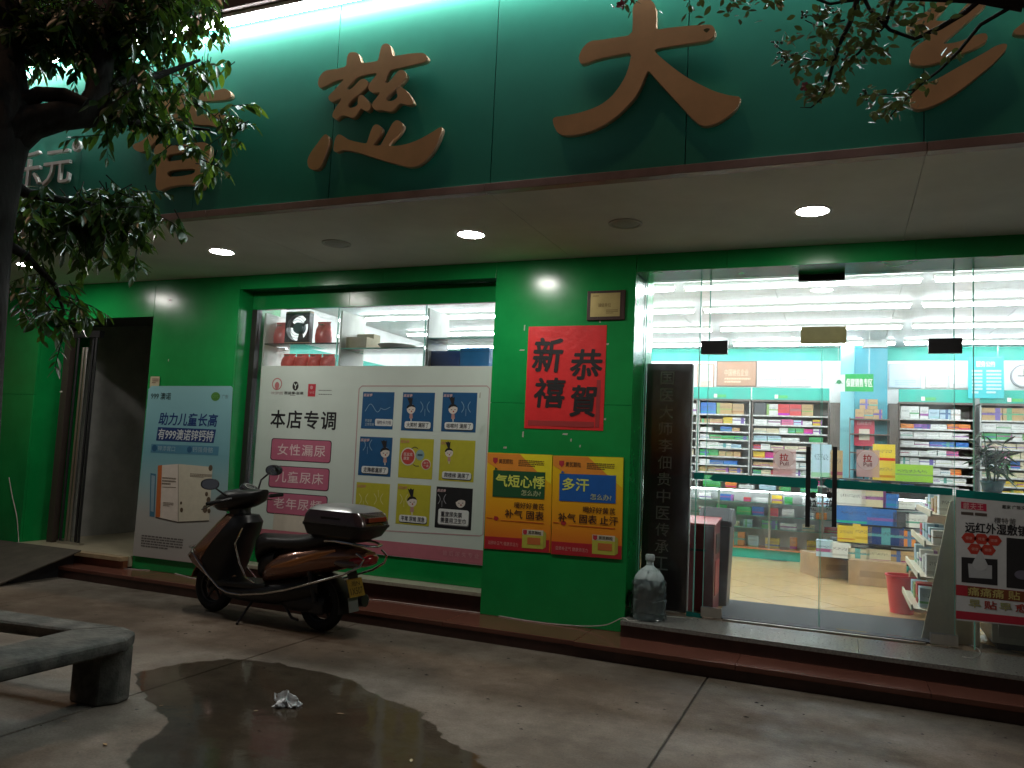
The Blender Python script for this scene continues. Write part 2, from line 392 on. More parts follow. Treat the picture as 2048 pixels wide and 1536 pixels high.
cq = Vector((sum(q[0] for q in Q)/len(Q), sum(q[1] for q in Q)/len(Q), 0)); nq = len(Q); rings = []
for e_ in (.14, .05, 0, -.10):           # wet ring fading out into dry concrete
    rg = []
    for k, q in enumerate(Q):
        v = Vector((q[0], q[1], 0))-cq; wob = .55+.35*math.sin(k*.21)+.25*math.sin(k*.53+1)+.2*math.sin(k*1.31)
        v += v.normalized()*(e_*max(.12, wob) if e_ > 0 else e_); rg.append((cq.x+v.x, cq.y+v.y, .0035))
    rings.append(rg)
pv = [p for r in rings for p in r]+[(cq.x, cq.y, .0035)]; pf = []
for a in range(3):
    for k in range(nq): pf.append((a*nq+k, a*nq+(k+1) % nq, (a+1)*nq+(k+1) % nq, (a+1)*nq+k))
pf += [(3*nq+k, 3*nq+(k+1) % nq, 4*nq) for k in range(nq)]
o = struct(obj('puddle', MB().add(pv, pf), WATER)); o['label'] = 'dark shallow puddle on the concrete in the foreground'
at = o.data.attributes.new('wet', 'FLOAT', 'POINT')
wv = np.array([.0]*nq+[.55]*nq+[.8]*nq+[1.0]*nq+[1.0], dtype=np.float32); at.data.foreach_set('value', wv)

# ---- the shop building
B = thing('pharmacy_building', (-3, 6.9, 0), 'green clad pharmacy shopfront with lit sign band and glass doors', 'building')
def part(name, mb, m, bevel=0, parent=None, seg=2): return obj(name, mb, m, parent or B, bevel, seg)
bx = lambda *a: MB().box(*a)
# sign band
s0 = onY(991, 150, YF).x; pit = onY(1378, 40, YF).x-s0
seams = [s0+pit*k for k in range(-8, 6)]; seams = [XL]+[s for s in seams if XL+.2 < s < XR-.2]+[XR]
for a, b in zip(seams, seams[1:]):
    part('fascia_panel', bx(a+.003, b-.003, YF, YF+.02, 3.362, 4.90), GREENF, .002)
part('fascia_backing', bx(XL, XR, YF+.022, YF+.09, 3.37, 5.1), BLACKM)
part('sign_hood', bx(XL, XR, 4.60, YF+.02, 4.905, 5.30), mat('hood_brown', (.16, .085, .075), .5, var=.2), .006)
part('upper_wall', bx(XL, XR, 6.2, 6.5, 3.6, 9.0), mat('dark_render', (.05, .045, .045), .9, var=.2))
tj = onZ(987, 393, ZS).x; ts = [XL, tj-4.9, tj-2.42, tj, tj+2.66, XR]
for k, (a, b) in enumerate(zip(ts, ts[1:])):
    part('soffit_trim', bx(a+.002, b-.002, YF-.02-.003*(k % 2), YF+.055, 3.306, 3.36), BROWNT, .003)
for a, b in zip(ts, ts[1:]):
    part('soffit_panel', bx(a+.002, b-.002, YF+.057, 6.70, ZS, ZS+.02), SOFFIT)
part('roof_slab', bx(XL, XR, 4.86, 14.2, 3.52, 3.598), BLACKM)
part('canopy_back', bx(XL, XR, YF+.1, 4.855, 3.36, 3.6), BLACKM)
# street wall panels
ZJ = onY(1120, 808, YW).z
def wallp(x0, x1, z0, z1, zj=None):
    segs = [z0, z1] if zj is None else [z0, zj, z1]
    for a, b in zip(segs, segs[1:]):
        part('wall_panel', bx(x0+.0015, x1-.0015, YW, YW+.03, a+.0015, b-.0015), GREEN, .0025)
    part('wall_core', bx(x0+.001, x1-.001, YW+.032, 7.35, z0, z1-.002), GREEN)
wallp(-9.75, -8.97, .10, ZS, 2.0); wallp(-7.17, -5.97, .12, ZS, 1.86); wallp(-2.98, -1.66, .12, ZS, ZJ)
part('wall_panel', bx(-8.968, -7.172, YW, YW+.03, 2.905, ZS-.002), GREEN, .0025)
part('wall_core', bx(-8.968, -7.172, YW+.032, 7.3, 2.92, ZS-.002), BLACKM)
lw = onY(600, 562, YW).x
for a, b in ((-5.968, lw), (lw, -4.2), (-4.2, -2.982)): part('wall_panel', bx(a+.001, b-.001, YW, YW+.03, 3.172, ZS-.002), GREEN, .0025)
part('window_head', bx(-5.97, -2.98, YW+.032, 7.3, 3.18, ZS-.002), DGREEN)
for a, b in ((-1.658, -.9), (-.9, .5), (.5, 2.6)): part('wall_panel', bx(a+.001, b-.001, YW, YW+.03, 3.165, ZS-.002), GREEN, .0025)
part('door_head', bx(-1.658, 2.598, YW+.032, 7.12, 3.17, ZS-.002), GREEN)
wallp(2.6, XR, .12, ZS, ZJ)
# recessed window: head board, panes, mullions, apron wall, sill
hb = onY(720, 560, 6.88)
for a, b in ((-5.968, -4.72), (-4.72, -2.982)):
    part('window_head_board', bx(a+.001, b-.001, 6.875, 6.93, 2.99, 3.178), GREEN, .002)
part('window_apron', bx(-5.968, -2.982, 6.905, 6.96, .30, .55), GREEN, .002)
part('window_sill', bx(-5.966, -2.984, 6.70, 6.97, .262, .298), mat('sill_stone', (.34, .33, .25), .4, var=.2, vscale=25), .004)
part('sill_riser', bx(-5.966, -2.984, 6.74, 6.97, .11, .26), DARKTILE)
mx1, mx2 = onY(674, 670, YG).x, onY(849, 670, YG).x
WF = part('window_frame', bx(-5.966, -5.90, 6.875, 6.95, .552, 2.988).box(-5.899, -2.984, 6.90, 6.95, .551, .60), mat('frame_dark', (.03, .028, .025), .4, var=.2))
for a, b in ((-5.90, mx1-.006), (mx1+.006, mx2-.006), (mx2+.006, -2.985)):
    part('glass_pane', bx(a, b, YG+.012, YG+.020, .602, 2.988), GLASS, parent=WF)
for m_ in (mx1, mx2): part('mullion', bx(m_-.005, m_+.005, YG+.006, YG+.026, .602, 2.988), GLASSE, parent=WF)
# side passage behind the left doorway
PASS = mat('passage_wall', (.40, .39, .38), .55, var=.2, vscale=3)
part('passage_floor', bx(-9.0, -7.17, 6.62, 10.5, .14, ZF), mat('passage_floor', (.42, .36, .25), .35, var=.15))
part('threshold', bx(-8.968, -7.19, 6.52, 6.62, .205, .248), mat('threshold_stone', (.40, .29, .17), .4, var=.2), .003)
part('threshold_riser', bx(-8.96, -7.19, 6.56, 6.62, .11, .203), mat('orange_brown_riser', (.20, .07, .03), .45, var=.2))
part('passage_wall', bx(-9.1, -9.0, 7.0, 10.5, .25, 3.3), PASS)
part('passage_wall', bx(-9.1, -7.0, 10.5, 10.6, .25, 3.3), PASS)
part('passage_wall', bx(-7.10, -7.0, 7.36, 10.5, .25, 3.3), PASS)
part('passage_door', bx(-8.75, -7.35, 8.98, 9.03, .25, 2.72), mat('passage_door', (.34, .34, .34), .4, var=.15), .004)
for k in range(3): part('door_louvre', bx(-8.45+k*.34, -8.18+k*.34, 8.965, 8.979, 1.12, 1.55), BLACKM, .003)
# neighbour's wall at the far left
part('side_wall', bx(XL, -9.76, 6.95, 7.3, 0, ZS-.002), mat('dark_side_wall', (.03, .028, .025), .8, var=.3))
# shop interior shell
XI0, XI1, YB, ZC = -6.95, 3.0, 13.45, 3.46
part('inner_wall', bx(XI0, XI1, YB, YB+.1, ZF, ZC), WALLW)
part('inner_wall', bx(XI0-.04, XI0, 7.36, YB, ZF, ZC), WALLW)
part('inner_wall', bx(XI1, XI1+.1, 7.0, YB, ZF, ZC), WALLW)
part('teal_band', bx(XI0+.002, XI1-.002, YB-.012, YB-.001, onY(1500, 722, YB).z, ZC-.004), TEAL)
part('teal_band', bx(XI0+.001, XI0+.012, 7.4, YB-.02, 2.3, 2.9), TEAL)
cy0 = 7.125
for k in range(6):
    y0 = 7.13+k*1.06
    for i in range(8):
        a = XI0+i*1.25; b = min(XI1, a+1.25)
        if b-a < .1: continue
        part('ceiling_panel', bx(a+.003, b-.003, y0+.003, min(YB, y0+1.06)-.003, ZC, ZC+.012), CEIL)
part('ceiling_backing', bx(XI0, XI1, 7.13, YB, ZC+.014, ZC+.03), BLACKM)
fl = struct(obj('shop_floor', bx(XI0, XI1, 6.99, YB, .13, ZF-.006), mat('tile_grout', (.12, .08, .045), .8)))
rt = math.sqrt(.5); ts_ = .60
for i in range(-10, 16):
    for j in range(-10, 16):
        cx = -.4+(i-j)*ts_*rt; cyy = 8.4+(i+j)*ts_*rt
        if -2.6 < cx < 1.4 and 7.45 < cyy < 11.9:
            h = ts_*.5-.0035
            obj('floor_tile', MB().obox((cx, cyy, ZF-.004), (rt, rt, 0), (-rt, rt, 0), (0, 0, 1), h, h, .004), TILE, fl)
# steps
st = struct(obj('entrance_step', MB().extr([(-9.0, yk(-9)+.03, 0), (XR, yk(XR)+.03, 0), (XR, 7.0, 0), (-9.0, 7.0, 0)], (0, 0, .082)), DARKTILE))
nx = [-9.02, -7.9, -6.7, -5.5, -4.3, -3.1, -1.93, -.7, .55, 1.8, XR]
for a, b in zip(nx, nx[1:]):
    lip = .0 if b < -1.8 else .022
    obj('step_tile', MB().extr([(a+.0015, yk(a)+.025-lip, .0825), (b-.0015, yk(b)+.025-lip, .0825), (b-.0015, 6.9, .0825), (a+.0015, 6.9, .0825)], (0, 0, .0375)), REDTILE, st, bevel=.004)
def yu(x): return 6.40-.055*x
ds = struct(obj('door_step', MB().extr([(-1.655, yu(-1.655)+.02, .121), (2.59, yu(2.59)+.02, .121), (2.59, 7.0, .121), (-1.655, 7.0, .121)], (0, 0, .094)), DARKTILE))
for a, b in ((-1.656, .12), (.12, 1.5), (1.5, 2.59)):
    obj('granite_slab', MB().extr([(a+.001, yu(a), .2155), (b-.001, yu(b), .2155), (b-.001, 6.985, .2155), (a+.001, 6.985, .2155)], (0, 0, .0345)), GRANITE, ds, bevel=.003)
# ---- glass front
xa, xb, xm, xc, xd = onY(1395, 900, YD).x, onY(1415, 800, YD).x, -.165, onY(1909, 700, YD).x, onY(1946, 700, YD).x
ZT = 2.545
def pane(name, x0, x1, z0, z1, y=YD): 
    o = part(name, bx(x0, x1, y, y+.010, z0, z1), GLASS); ew = .003 if name == 'door_leaf' else .008
    part('glass_edge', bx(x0-.001, x0+ew, y-.001, y+.011, z0, z1).box(x1-ew, x1+.001, y-.001, y+.011, z0, z1), GLASSE, parent=o)
    return o
pane('glass_pane', -1.655, xa, ZF, 3.168); pane('glass_pane', xb, xc, ZT+.006, 3.168, YD+.001)
pane('glass_pane', xd, 2.59, ZF, 3.168)
D1 = pane('door_leaf', xb, xm-.004, .285, ZT, YD+.002); D2 = pane('door_leaf', xm+.004, xc, .285, ZT, YD+.002)
def fit(bxp, parent, m=BLACKM, d=.018):
    x0, x1, z0, z1 = px_rect(bxp, YD-d); return part('patch_fitting', bx(x0, x1, YD-d, YD+.010+d, z0, z1), m, .003, parent)
fit((1402,681,1455,708), D1); fit((1857,676,1925,706), D2)
x0, x1, z0, z1 = px_rect((1597,536,1690,549), YD-.02); part('patch_fitting', bx(x0, x1, YD-.025, YD+.035, 3.115, 3.169), BLACKM, .003, D1); fit((1601,653,1693,686), D1, mat('olive_plate', (.20, .19, .055), .45, var=.15))
part('patch_fitting', bx(xb-.01, xb+.16, YD-.02, YD+.032, .26, .34), STEEL, .003, D1); part('patch_fitting', bx(xc-.17, xc+.02, YD-.02, YD+.032, .26, .34), STEEL, .003, D2)
part('floor_rail', bx(xb+.17, xc-.2, YD-.012, YD+.02, ZF-.002, ZF+.008), STEEL)
for u, D in ((1616, D1), (1669, D2)):
    x = onY(u, 975, YD-.06).x; z1, z0 = onY(u, 893, YD-.06).z, onY(u, 1054, YD-.06).z
    h = part('door_handle', MB().box(x-.018, x+.018, YD-.075, YD-.045, z0, z1).box(x-.010, x+.010, YD-.0449, YD+.001, z0+.06, z0+.085).box(x-.010, x+.010, YD-.0449, YD+.001, z1-.085, z1-.06), BLACKM, .003, D)
def film(name, c, k=.55):
    m = mat(name, c, .4); n = m.node_tree.nodes; l = m.node_tree.links; t = n.new('ShaderNodeBsdfTranslucent'); t.inputs[0].default_value = (*c, 1)
    mx = n.new('ShaderNodeMixShader'); mx.inputs[0].default_value = k; l.new(n['Principled BSDF'].outputs[0], mx.inputs[1]); l.new(t.outputs[0], mx.inputs[2]); l.new(mx.outputs[0], n['Material Output'].inputs[0]); return m
TEALS = film('teal_sticker', (.008, .24, .21), .4)
def sticker(pts, parent): return polyp(parent, pts, YD-.004, None, 'sticker_stripe', .003, TEALS)
sticker([(1418,957),(1428,948),(1630,957),(1637,964),(1634,978),(1426,962)], D1)
sticker([(1646,968),(1652,958),(1905,977),(1905,991),(1655,976)], D2)
sticker([(1388,945),(1408,946),(1408,959),(1388,958)], B)
sticker([(1912,979),(2120,996),(2120,1012),(1912,995)], B)
sticker([(1372,1222),(1404,1228),(1404,1240),(1372,1236)], B)
PULLF = film('pull_film', (.90, .62, .60), .75); _n = PULLF.node_tree.nodes; _t = _n.new('ShaderNodeBsdfTransparent'); _m = _n.new('ShaderNodeMixShader'); _m.inputs[0].default_value = .5; _o = _n['Material Output']; _s = _o.inputs[0].links[0].from_socket; PULLF.node_tree.links.new(_s, _m.inputs[1]); PULLF.node_tree.links.new(_t.outputs[0], _m.inputs[2]); PULLF.node_tree.links.new(_m.outputs[0], _o.inputs[0]); PULLD = film('pull_disc', (.92, .86, .84), .75)
for u, v, D in ((1568, 918, D1), (1735, 920, D2)):
    c = panel(D, (u-22, v-20, u+24, v+34), YD-.004, None, 'pull_sticker', t=.002, m=PULLF)
    c = onY(u, v, YD-.0055); obj('sticker_disc', MB().add([(c.x+.078*math.cos(2*math.pi*k/24), YD-.0055, c.z+.078*math.sin(2*math.pi*k/24)) for k in range(24)], [tuple(range(24))]), PULLD, D); lettering(D, '拉', (u-9, v-11, u+9, v+4), YD-.0075, (.55, .03, .03), .03); lettering(D, 'Pull', (u-8, v+5, u+9, v+13), YD-.0075, (.25, .05, .05), .02)
for u, D in ((1626, D1), (1659, D2)):
    disc(D, u, 990, 7, YD-.004, (.03, .03, .03), 'pull_logo'); lettering(D, '拉', (u-8, 999, u+8, 1014), YD-.0055, (.02, .02, .02), .04)
    lettering(D, 'PULL', (u-6, 1016, u+6, 1021), YD-.0055, (.02, .02, .02), .02)

# ================================================================== LAMPS
ls = thing('led_strip_light', (-4, 4.56, 4.88), 'long bright white light strip along the top of the green sign band', 'light')
obj('housing', bx(XL+.1, XR-.1, 4.655, 4.765, 4.872, 4.903), WHITEP, ls)
obj('light_tube', bx(XL+.1, XR-.1, 4.675, 4.725, 4.838, 4.8715), LEDM, ls)
DY = 5.74
def downlight(x, lit, label):
    t = thing('downlight', (x, DY, ZS), label, 'light', 'round downlights in the soffit')
    obj('trim_ring', MB().lathe([(.105, -.001), (.128, -.001), (.128, -.008), (.118, -.012), (.105, -.008), (.105, -.001)], (x, DY, ZS), 32, cap=False), WHITEP if lit else mat('ring_grey', (.45, .45, .42), .5), t)
    obj('diffuser', MB().lathe([(0, -.016), (.06, -.0145), (.09, -.010), (.104, -.004)], (x, DY, ZS), 32), LIT if lit else mat('dead_diffuser', (.36, .36, .33), .5), t)
for u, v, lit, lab in ((60,530,1,'lit round downlight in the soffit behind the leaves at far left'), (445,503,1,'lit round downlight in the soffit above the blue poster'),
    (674,487,0,'unlit round downlight between two lit ones above the shop window'), (943,469,1,'lit round downlight in the soffit left of the green pillar'),
    (1250,446,0,'unlit round downlight in the soffit above the brass plaque'), (1625,418,1,'lit round downlight in the soffit above the glass doors')):
    downlight(onZ(u, v, ZS).x, lit, lab)
rows = [7.42, 8.55, 9.85, 11.3, 12.75]; segx = [(-6.6, -4.2), (-4.1, -1.7), (-1.6, .7), (.8, 2.8)]
rn = ['front row', 'second row', 'middle row', 'fourth row', 'rearmost row']
cn = ['at the far left end', 'left of the wooden board', 'above the glass doors', 'at the right end']
for r_, y in enumerate(rows):
    for c_, (a, b) in enumerate(segx):
        t = thing('ceiling_light', ((a+b)/2, y, ZC), 'white tube light on the shop ceiling, %s, %s' % (rn[r_], cn[c_]), 'light', 'tube lights on the shop ceiling')
        obj('housing', bx(a, b, y-.05, y+.05, ZC-.03, ZC-.001), WHITEP, t)
        obj('light_tube', MB().tube([(a+.02, y, ZC-.048), (b-.02, y, ZC-.048)], .017, 8), TUBEM, t)
# ================================================================== SIGN
def outline_solid(name, polys, Y, th, mfront, mside, parent, smooth_it=1):
    c = bpy.data.curves.new('o', 'CURVE'); c.dimensions = '2D'; c.fill_mode = 'BOTH'; c.extrude = th/2
    cen = worldloc(parent) if parent else Vector((0, 0, 0))
    for pts in polys:
        P = [onY(u, v, Y) for u, v in pts]; P = [Vector((p.x, p.z)) for p in P]
        for _ in range(smooth_it):        # corner cutting softens the brush outline
            Q = []
            for i in range(len(P)):
                a, b = P[i], P[(i+1) % len(P)]; Q += [a.lerp(b, .22), a.lerp(b, .78)]
            P = Q
        s = c.splines.new('POLY'); s.points.add(len(P)-1); s.use_cyclic_u = True
        for i, p in enumerate(P): s.points[i].co = (p.x, p.y, 0, 1)
    o = bpy.data.objects.new('o', c); COL.objects.link(o)
    me = bpy.data.meshes.new_from_object(o.evaluated_get(bpy.context.evaluated_depsgraph_get()))
    bpy.data.objects.remove(o); bpy.data.curves.remove(c)
    for v in me.vertices:
        x, z, d = v.co; v.co = (x-cen.x, Y+th/2-d-cen.y, z-cen.z)
    me.materials.clear(); me.materials.append(mfront); me.materials.append(mside)
    me.update()
    for p in me.polygons: p.material_index = 0 if abs(p.normal.y) > .7 else 1
    bm = bmesh.new(); bm.from_mesh(me); bmesh.ops.remove_doubles(bm, verts=bm.verts, dist=1e-5); bmesh.ops.recalc_face_normals(bm, faces=bm.faces); bm.to_mesh(me); bm.free()
    me.name = name
    n = bpy.data.objects.new(name, me); COL.objects.link(n); n.parent = parent; return n
def zc(pts, ox, oy, k): return [(ox+x/k, oy+y/k) for x, y in pts]
SG = thing('shop_sign', (-2, 4.72, 3.6), 'large raised copper brush characters across the green sign band', 'sign')
ci = [(195,540),(197,510),(210,465),(245,415),(285,388),(340,380),(420,368),(508,345),(513,270),(522,220),(545,192),(585,185),(625,193),(650,220),(662,260),(672,298),(690,308),(790,296),(848,286),(862,258),(875,190),(890,130),(910,103),(945,91),(980,103),(1000,140),(1010,190),(1018,233),(1100,220),(1200,203),(1300,196),(1355,198),(1390,222),(1400,248),(1390,272),(1350,298),(1250,322),(1120,352),(1010,375),(985,395),(960,440),(935,490),(930,512),(945,525),(970,522),(1000,490),(1040,440),(1070,400),(1100,382),(1130,383),(1155,405),(1167,435),(1162,465),(1130,505),(1080,560),(1045,592),(1000,630),(960,670),(940,705),(960,722),(1000,725),(1040,710),(1070,680),(1068,650),(1057,615),(1067,590),(1092,574),(1120,577),(1160,605),(1200,650),(1235,710),(1245,745),(1225,762),(1180,765),(1140,755),(1105,742),(1080,760),(1050,795),(1015,830),(975,838),(930,828),(890,820),(840,825),(805,810),(788,775),(800,735),(835,695),(862,655),(880,625),(840,630),(795,632),(762,612),(748,585),(754,545),(790,495),(830,450),(850,412),(770,425),(690,440),(630,462),(585,500),(545,545),(515,580),(515,598),(545,600),(585,570),(630,520),(660,490),(695,478),(725,488),(743,515),(744,545),(730,575),(690,610),(640,655),(590,690),(545,735),(525,770),(530,795),(570,798),(610,785),(635,760),(632,720),(637,685),(662,658),(685,658),(720,690),(755,740),(778,775),(765,815),(735,835),(705,825),(672,800),(655,820),(630,860),(600,900),(560,908),(530,895),(500,885),(470,880),(440,890),(415,915),(395,930),(370,910),(352,895),(360,850),(390,800),(420,755),(445,715),(455,690),(420,700),(380,725),(345,735),(318,715),(310,680),(330,650),(380,600),(430,545),(470,500),(478,482),(440,488),(380,505),(300,545),(240,578),(213,580)]
ci2 = [(78,1385),(95,1330),(130,1270),(190,1190),(240,1120),(280,1085),(305,1105),(322,1150),(318,1200),(295,1270),(265,1350),(240,1420),(205,1465),(160,1478),(115,1472),(85,1440)]
ci3 = [(365,1270),(372,1190),(392,1120),(415,1092),(445,1092),(490,1120),(520,1145),(590,1165),(680,1185),(730,1190),(745,1150),(770,1070),(800,1000),(830,980),(865,985),(895,1020),(895,1060),(870,1110),(830,1170),(795,1210),(880,1215),(900,1180),(940,1110),(985,1020),(1020,960),(1060,932),(1100,945),(1130,985),(1120,1030),(1080,1090),(1020,1150),(960,1215),(1060,1218),(1180,1195),(1300,1150),(1420,1085),(1550,1000),(1560,1040),(1530,1130),(1480,1240),(1410,1340),(1330,1410),(1250,1445),(1180,1445),(1080,1420),(950,1385),(800,1340),(650,1290),(540,1265),(460,1255),(430,1275),(395,1285)]
da = [(335,590),(345,540),(375,480),(420,430),(470,405),(560,398),(700,375),(870,348),(878,200),(873,100),(885,45),(925,5),(985,-25),(1045,-10),(1090,30),(1110,80),(1115,200),(1105,298),(1250,275),(1450,255),(1640,243),(1680,260),(1705,310),(1690,355),(1650,390),(1580,412),(1400,435),(1200,465),(1085,490),(1120,540),(1200,610),(1300,690),(1420,775),(1560,850),(1700,915),(1850,955),(1955,965),(1940,1030),(1890,1110),(1800,1180),(1700,1235),(1600,1258),(1540,1240),(1460,1170),(1350,1050),(1220,910),(1100,780),(1030,695),(1000,760),(950,880),(900,970),(800,1080),(700,1170),(580,1250),(450,1310),(300,1345),(180,1350),(120,1320),(85,1250),(75,1190),(100,1168),(200,1155),(330,1130),(460,1090),(560,1045),(660,970),(740,870),(800,770),(840,660),(865,520),(750,540),(600,565),(480,600),(400,630),(355,635)]
ya1 = [(1165,190),(1200,160),(1260,130),(1330,75),(1420,0),(1470,-50),(1540,-60),(1480,20),(1430,90),(1370,150),(1420,158),(1500,150),(1540,120),(1590,60),(1650,0),(1700,-60),(1800,-40),(1760,40),(1680,110),(1600,180),(1530,240),(1470,290),(1440,320),(1460,328),(1550,315),(1640,280),(1720,250),(1765,248),(1780,280),(1760,310),(1700,345),(1600,390),(1500,430),(1400,465),(1300,485),(1230,480),(1195,460),(1195,420),(1215,370),(1270,325),(1330,290),(1345,265),(1280,250),(1220,250),(1175,230)]
ya2 = [(1205,690),(1230,660),(1300,635),(1420,580),(1540,510),(1660,445),(1760,390),(1830,345),(1890,325),(1925,330),(1915,370),(1870,420),(1800,490),(1700,570),(1600,650),(1500,720),(1400,775),(1300,810),(1240,815),(1205,795),(1197,750)]
ya3 = [(1965,235),(1990,210),(2048,165),(2150,90),(2320,20),(2340,80),(2270,180),(2250,420),(2200,600),(2120,640),(2150,480),(2170,240),(2048,258),(1990,255)]
xi1 = [(115,690),(130,630),(190,565),(300,540),(285,480),(310,420),(400,340),(370,250),(420,215),(520,260),(640,270),(720,255),(800,270),(900,300),(1000,262),(1130,240),(1230,213),(1300,250),(1315,310),(1260,345),(1150,360),(900,370),(870,430),(920,520),(1100,520),(1180,500),(1270,560),(1260,640),(1180,685),(1060,648),(900,640),(760,610),(700,590),(560,590),(500,660),(490,720),(430,820),(370,890),(270,970),(200,960),(155,925),(148,880),(250,845),(330,775),(420,680),(380,640),(250,690),(150,735),(118,725)]
xi2 = [(400,960),(410,910),(450,875),(520,868),(560,900),(700,885),(860,860),(1000,850),(1065,900),(1060,1000),(1010,1150),(1000,1300),(960,1420),(900,1372),(830,1350),(680,1358),(540,1385),(480,1420),(445,1420),(420,1370),(425,1280),(430,1180),(405,1060)]
xh1 = [(545,1000),(700,975),(845,950),(845,1040),(700,1065),(548,1085)]; xh2 = [(558,1190),(700,1172),(888,1160),(880,1225),(700,1258),(560,1262)]
for k, polys in enumerate(([zc(xi1, 240, 140, 5.907), zc(xi2, 240, 140, 5.907), zc(xh1, 240, 140, 5.907), zc(xh2, 240, 140, 5.907)],
    [zc(ci, 600, 70, 5.487), zc(ci2, 600, 70, 5.487), zc(ci3, 600, 70, 5.487)], [zc(da, 1090, 0, 4.995)], [zc(ya1, 1500, 0, 3.737), zc(ya2, 1500, 0, 3.737), zc(ya3, 1500, 0, 3.737)])):
    outline_solid('sign_character', polys, 4.715, .045, COPPER, COPPERS, SG)
SB = thing('brand_sign', (-6.9, 4.74, 3.6), 'small white raised characters and ring mark on the sign band behind the tree', 'sign')
WS = mat('sign_white', (.86, .80, .76), .5)
lettering(SB, '乐元', (28, 298, 140, 372), 4.74, None, .02, name='sign_character', depth=.03, m=WS)
cR = onY(152, 291, 4.74)
obj('ring_mark', MB().lathe([(.034, 0), (.050, 0), (.050, .03), (.034, .03), (.034, 0)], cR, 28, (0, 1, 0), cap=False), WS, SB)
lettering(SB, 'R', (148, 286, 157, 297), 4.742, None, .02, name='sign_character', depth=.02, m=WS)

# ================================================================== POSTERS
def sheet(name, bxp, Y, col, label, cat='poster', t=.003, m=None, group=None, rad=0):
    x0, x1, z0, z1 = px_rect(bxp, Y)
    T = thing(name, ((x0+x1)/2, Y, z0), label, cat, group)
    panel(T, bxp, Y, col, 'sheet', rad, t, m); return T
# big window poster
YP = 6.893
x0, x1 = -5.80, onY(983, 900, YP).x; z0, z1 = onY(962, 1131, YP).z, onY(760, 732, YP).z
PT = thing('window_poster', ((x0+x1)/2, YP, z0), 'large pale poster with nine cartoon squares covering the shop window', 'poster')
PAPER = mat('poster_paper', (.60, .68, .62), .5, var=.05, vscale=2, bump=.06, bscale=4)
obj('sheet', bx(x0, x1, YP, YP+.004, z0, z1), PAPER, PT)
Y1, Y2, Y3, Y4 = YP-.0015, YP-.003, YP-.0045, YP-.006
obj('bottom_band', bx(x0+.001, x1-.001, Y1, Y1+.0012, z0+.005, z0+.14), ink((.50, .16, .20)), PT)
obj('tinted_field', bx(x0+.30, x0+.98, Y1, Y1+.0012, z0+.142, z0+.40), ink((.62, .56, .46)), PT)
lettering(PT, '管 后 尿 失 专 业', (885,1104,958,1114), Y2, (.62, .30, .33), .0)
PINK, BLUE, YEL = (.50, .13, .21), (.008, .085, .22), (.46, .43, .03)
disc(PT, 554, 768, 10, Y1, (.50, .18, .18), 'flower_logo', 1.0); disc(PT, 554, 768, 8.2, Y2, (.60, .68, .62), 'flower_logo'); disc(PT, 554, 771, 4.5, Y3, (.50, .18, .18), 'flower_logo', 1.3)
lettering(PT, '玫梦园', (542,783,566,789), Y1, (.40, .30, .30), .0)
disc(PT, 591, 772, 6, Y1, (.02, .02, .02), 'letter_logo', 1.25); lettering(PT, 'Y', (587,767,595,778), Y2, (.60, .68, .62), .03)
lettering(PT, '医盆季·盆康', (569,783,607,789), Y1, (.03, .03, .03), .02); lines_block(PT, (580,790,598,792), Y1, (.1, .1, .1), 1)
panel(PT, (616,768,631,793), Y1, (.50, .03, .05), 'red_tag'); lettering(PT, '认证', (619,782,629,787), Y2, (.65, .4, .4), .0); disc(PT, 623, 775, 3, Y2, (.62, .3, .3), 'tag_mark')
lines_block(PT, (637,780,680,783), Y1, (.2, .22, .2), 1, seed=1); lines_block(PT, (637,788,680,791), Y1, (.2, .22, .2), 1, seed=2)
lettering(PT, '本店专调', (541,821,672,858), Y1, (.012, .012, .015), .028, 1.12)
for bxp, s in (((543,880,661,922), '女性漏尿'), ((539,935,657,977), '儿童尿床'), ((535,989,653,1030), '老年尿频')):
    u0, v0, u1, v1 = bxp
    panel(PT, (u0-1.5, v0-1.5, u1+1.5, v1+1.5), Y1, (.03, .02, .025), 'badge_outline', .03); panel(PT, bxp, Y2, PINK, 'badge', .028)
    lettering(PT, s, (u0+12, v0+9, u1-10, v1-10), Y3, (.78, .60, .60), .012, 1.1)
BORD = (.50, .33, .33)
line(PT, [(718,778),(724,772),(974,772),(979,777),(966,1069),(960,1072),(708,1058),(703,1050),(718,778)], Y1, BORD, 1.8)
WHITE = (.70, .72, .70); SKIN = (.66, .60, .54); HAIR = (.012, .012, .014)
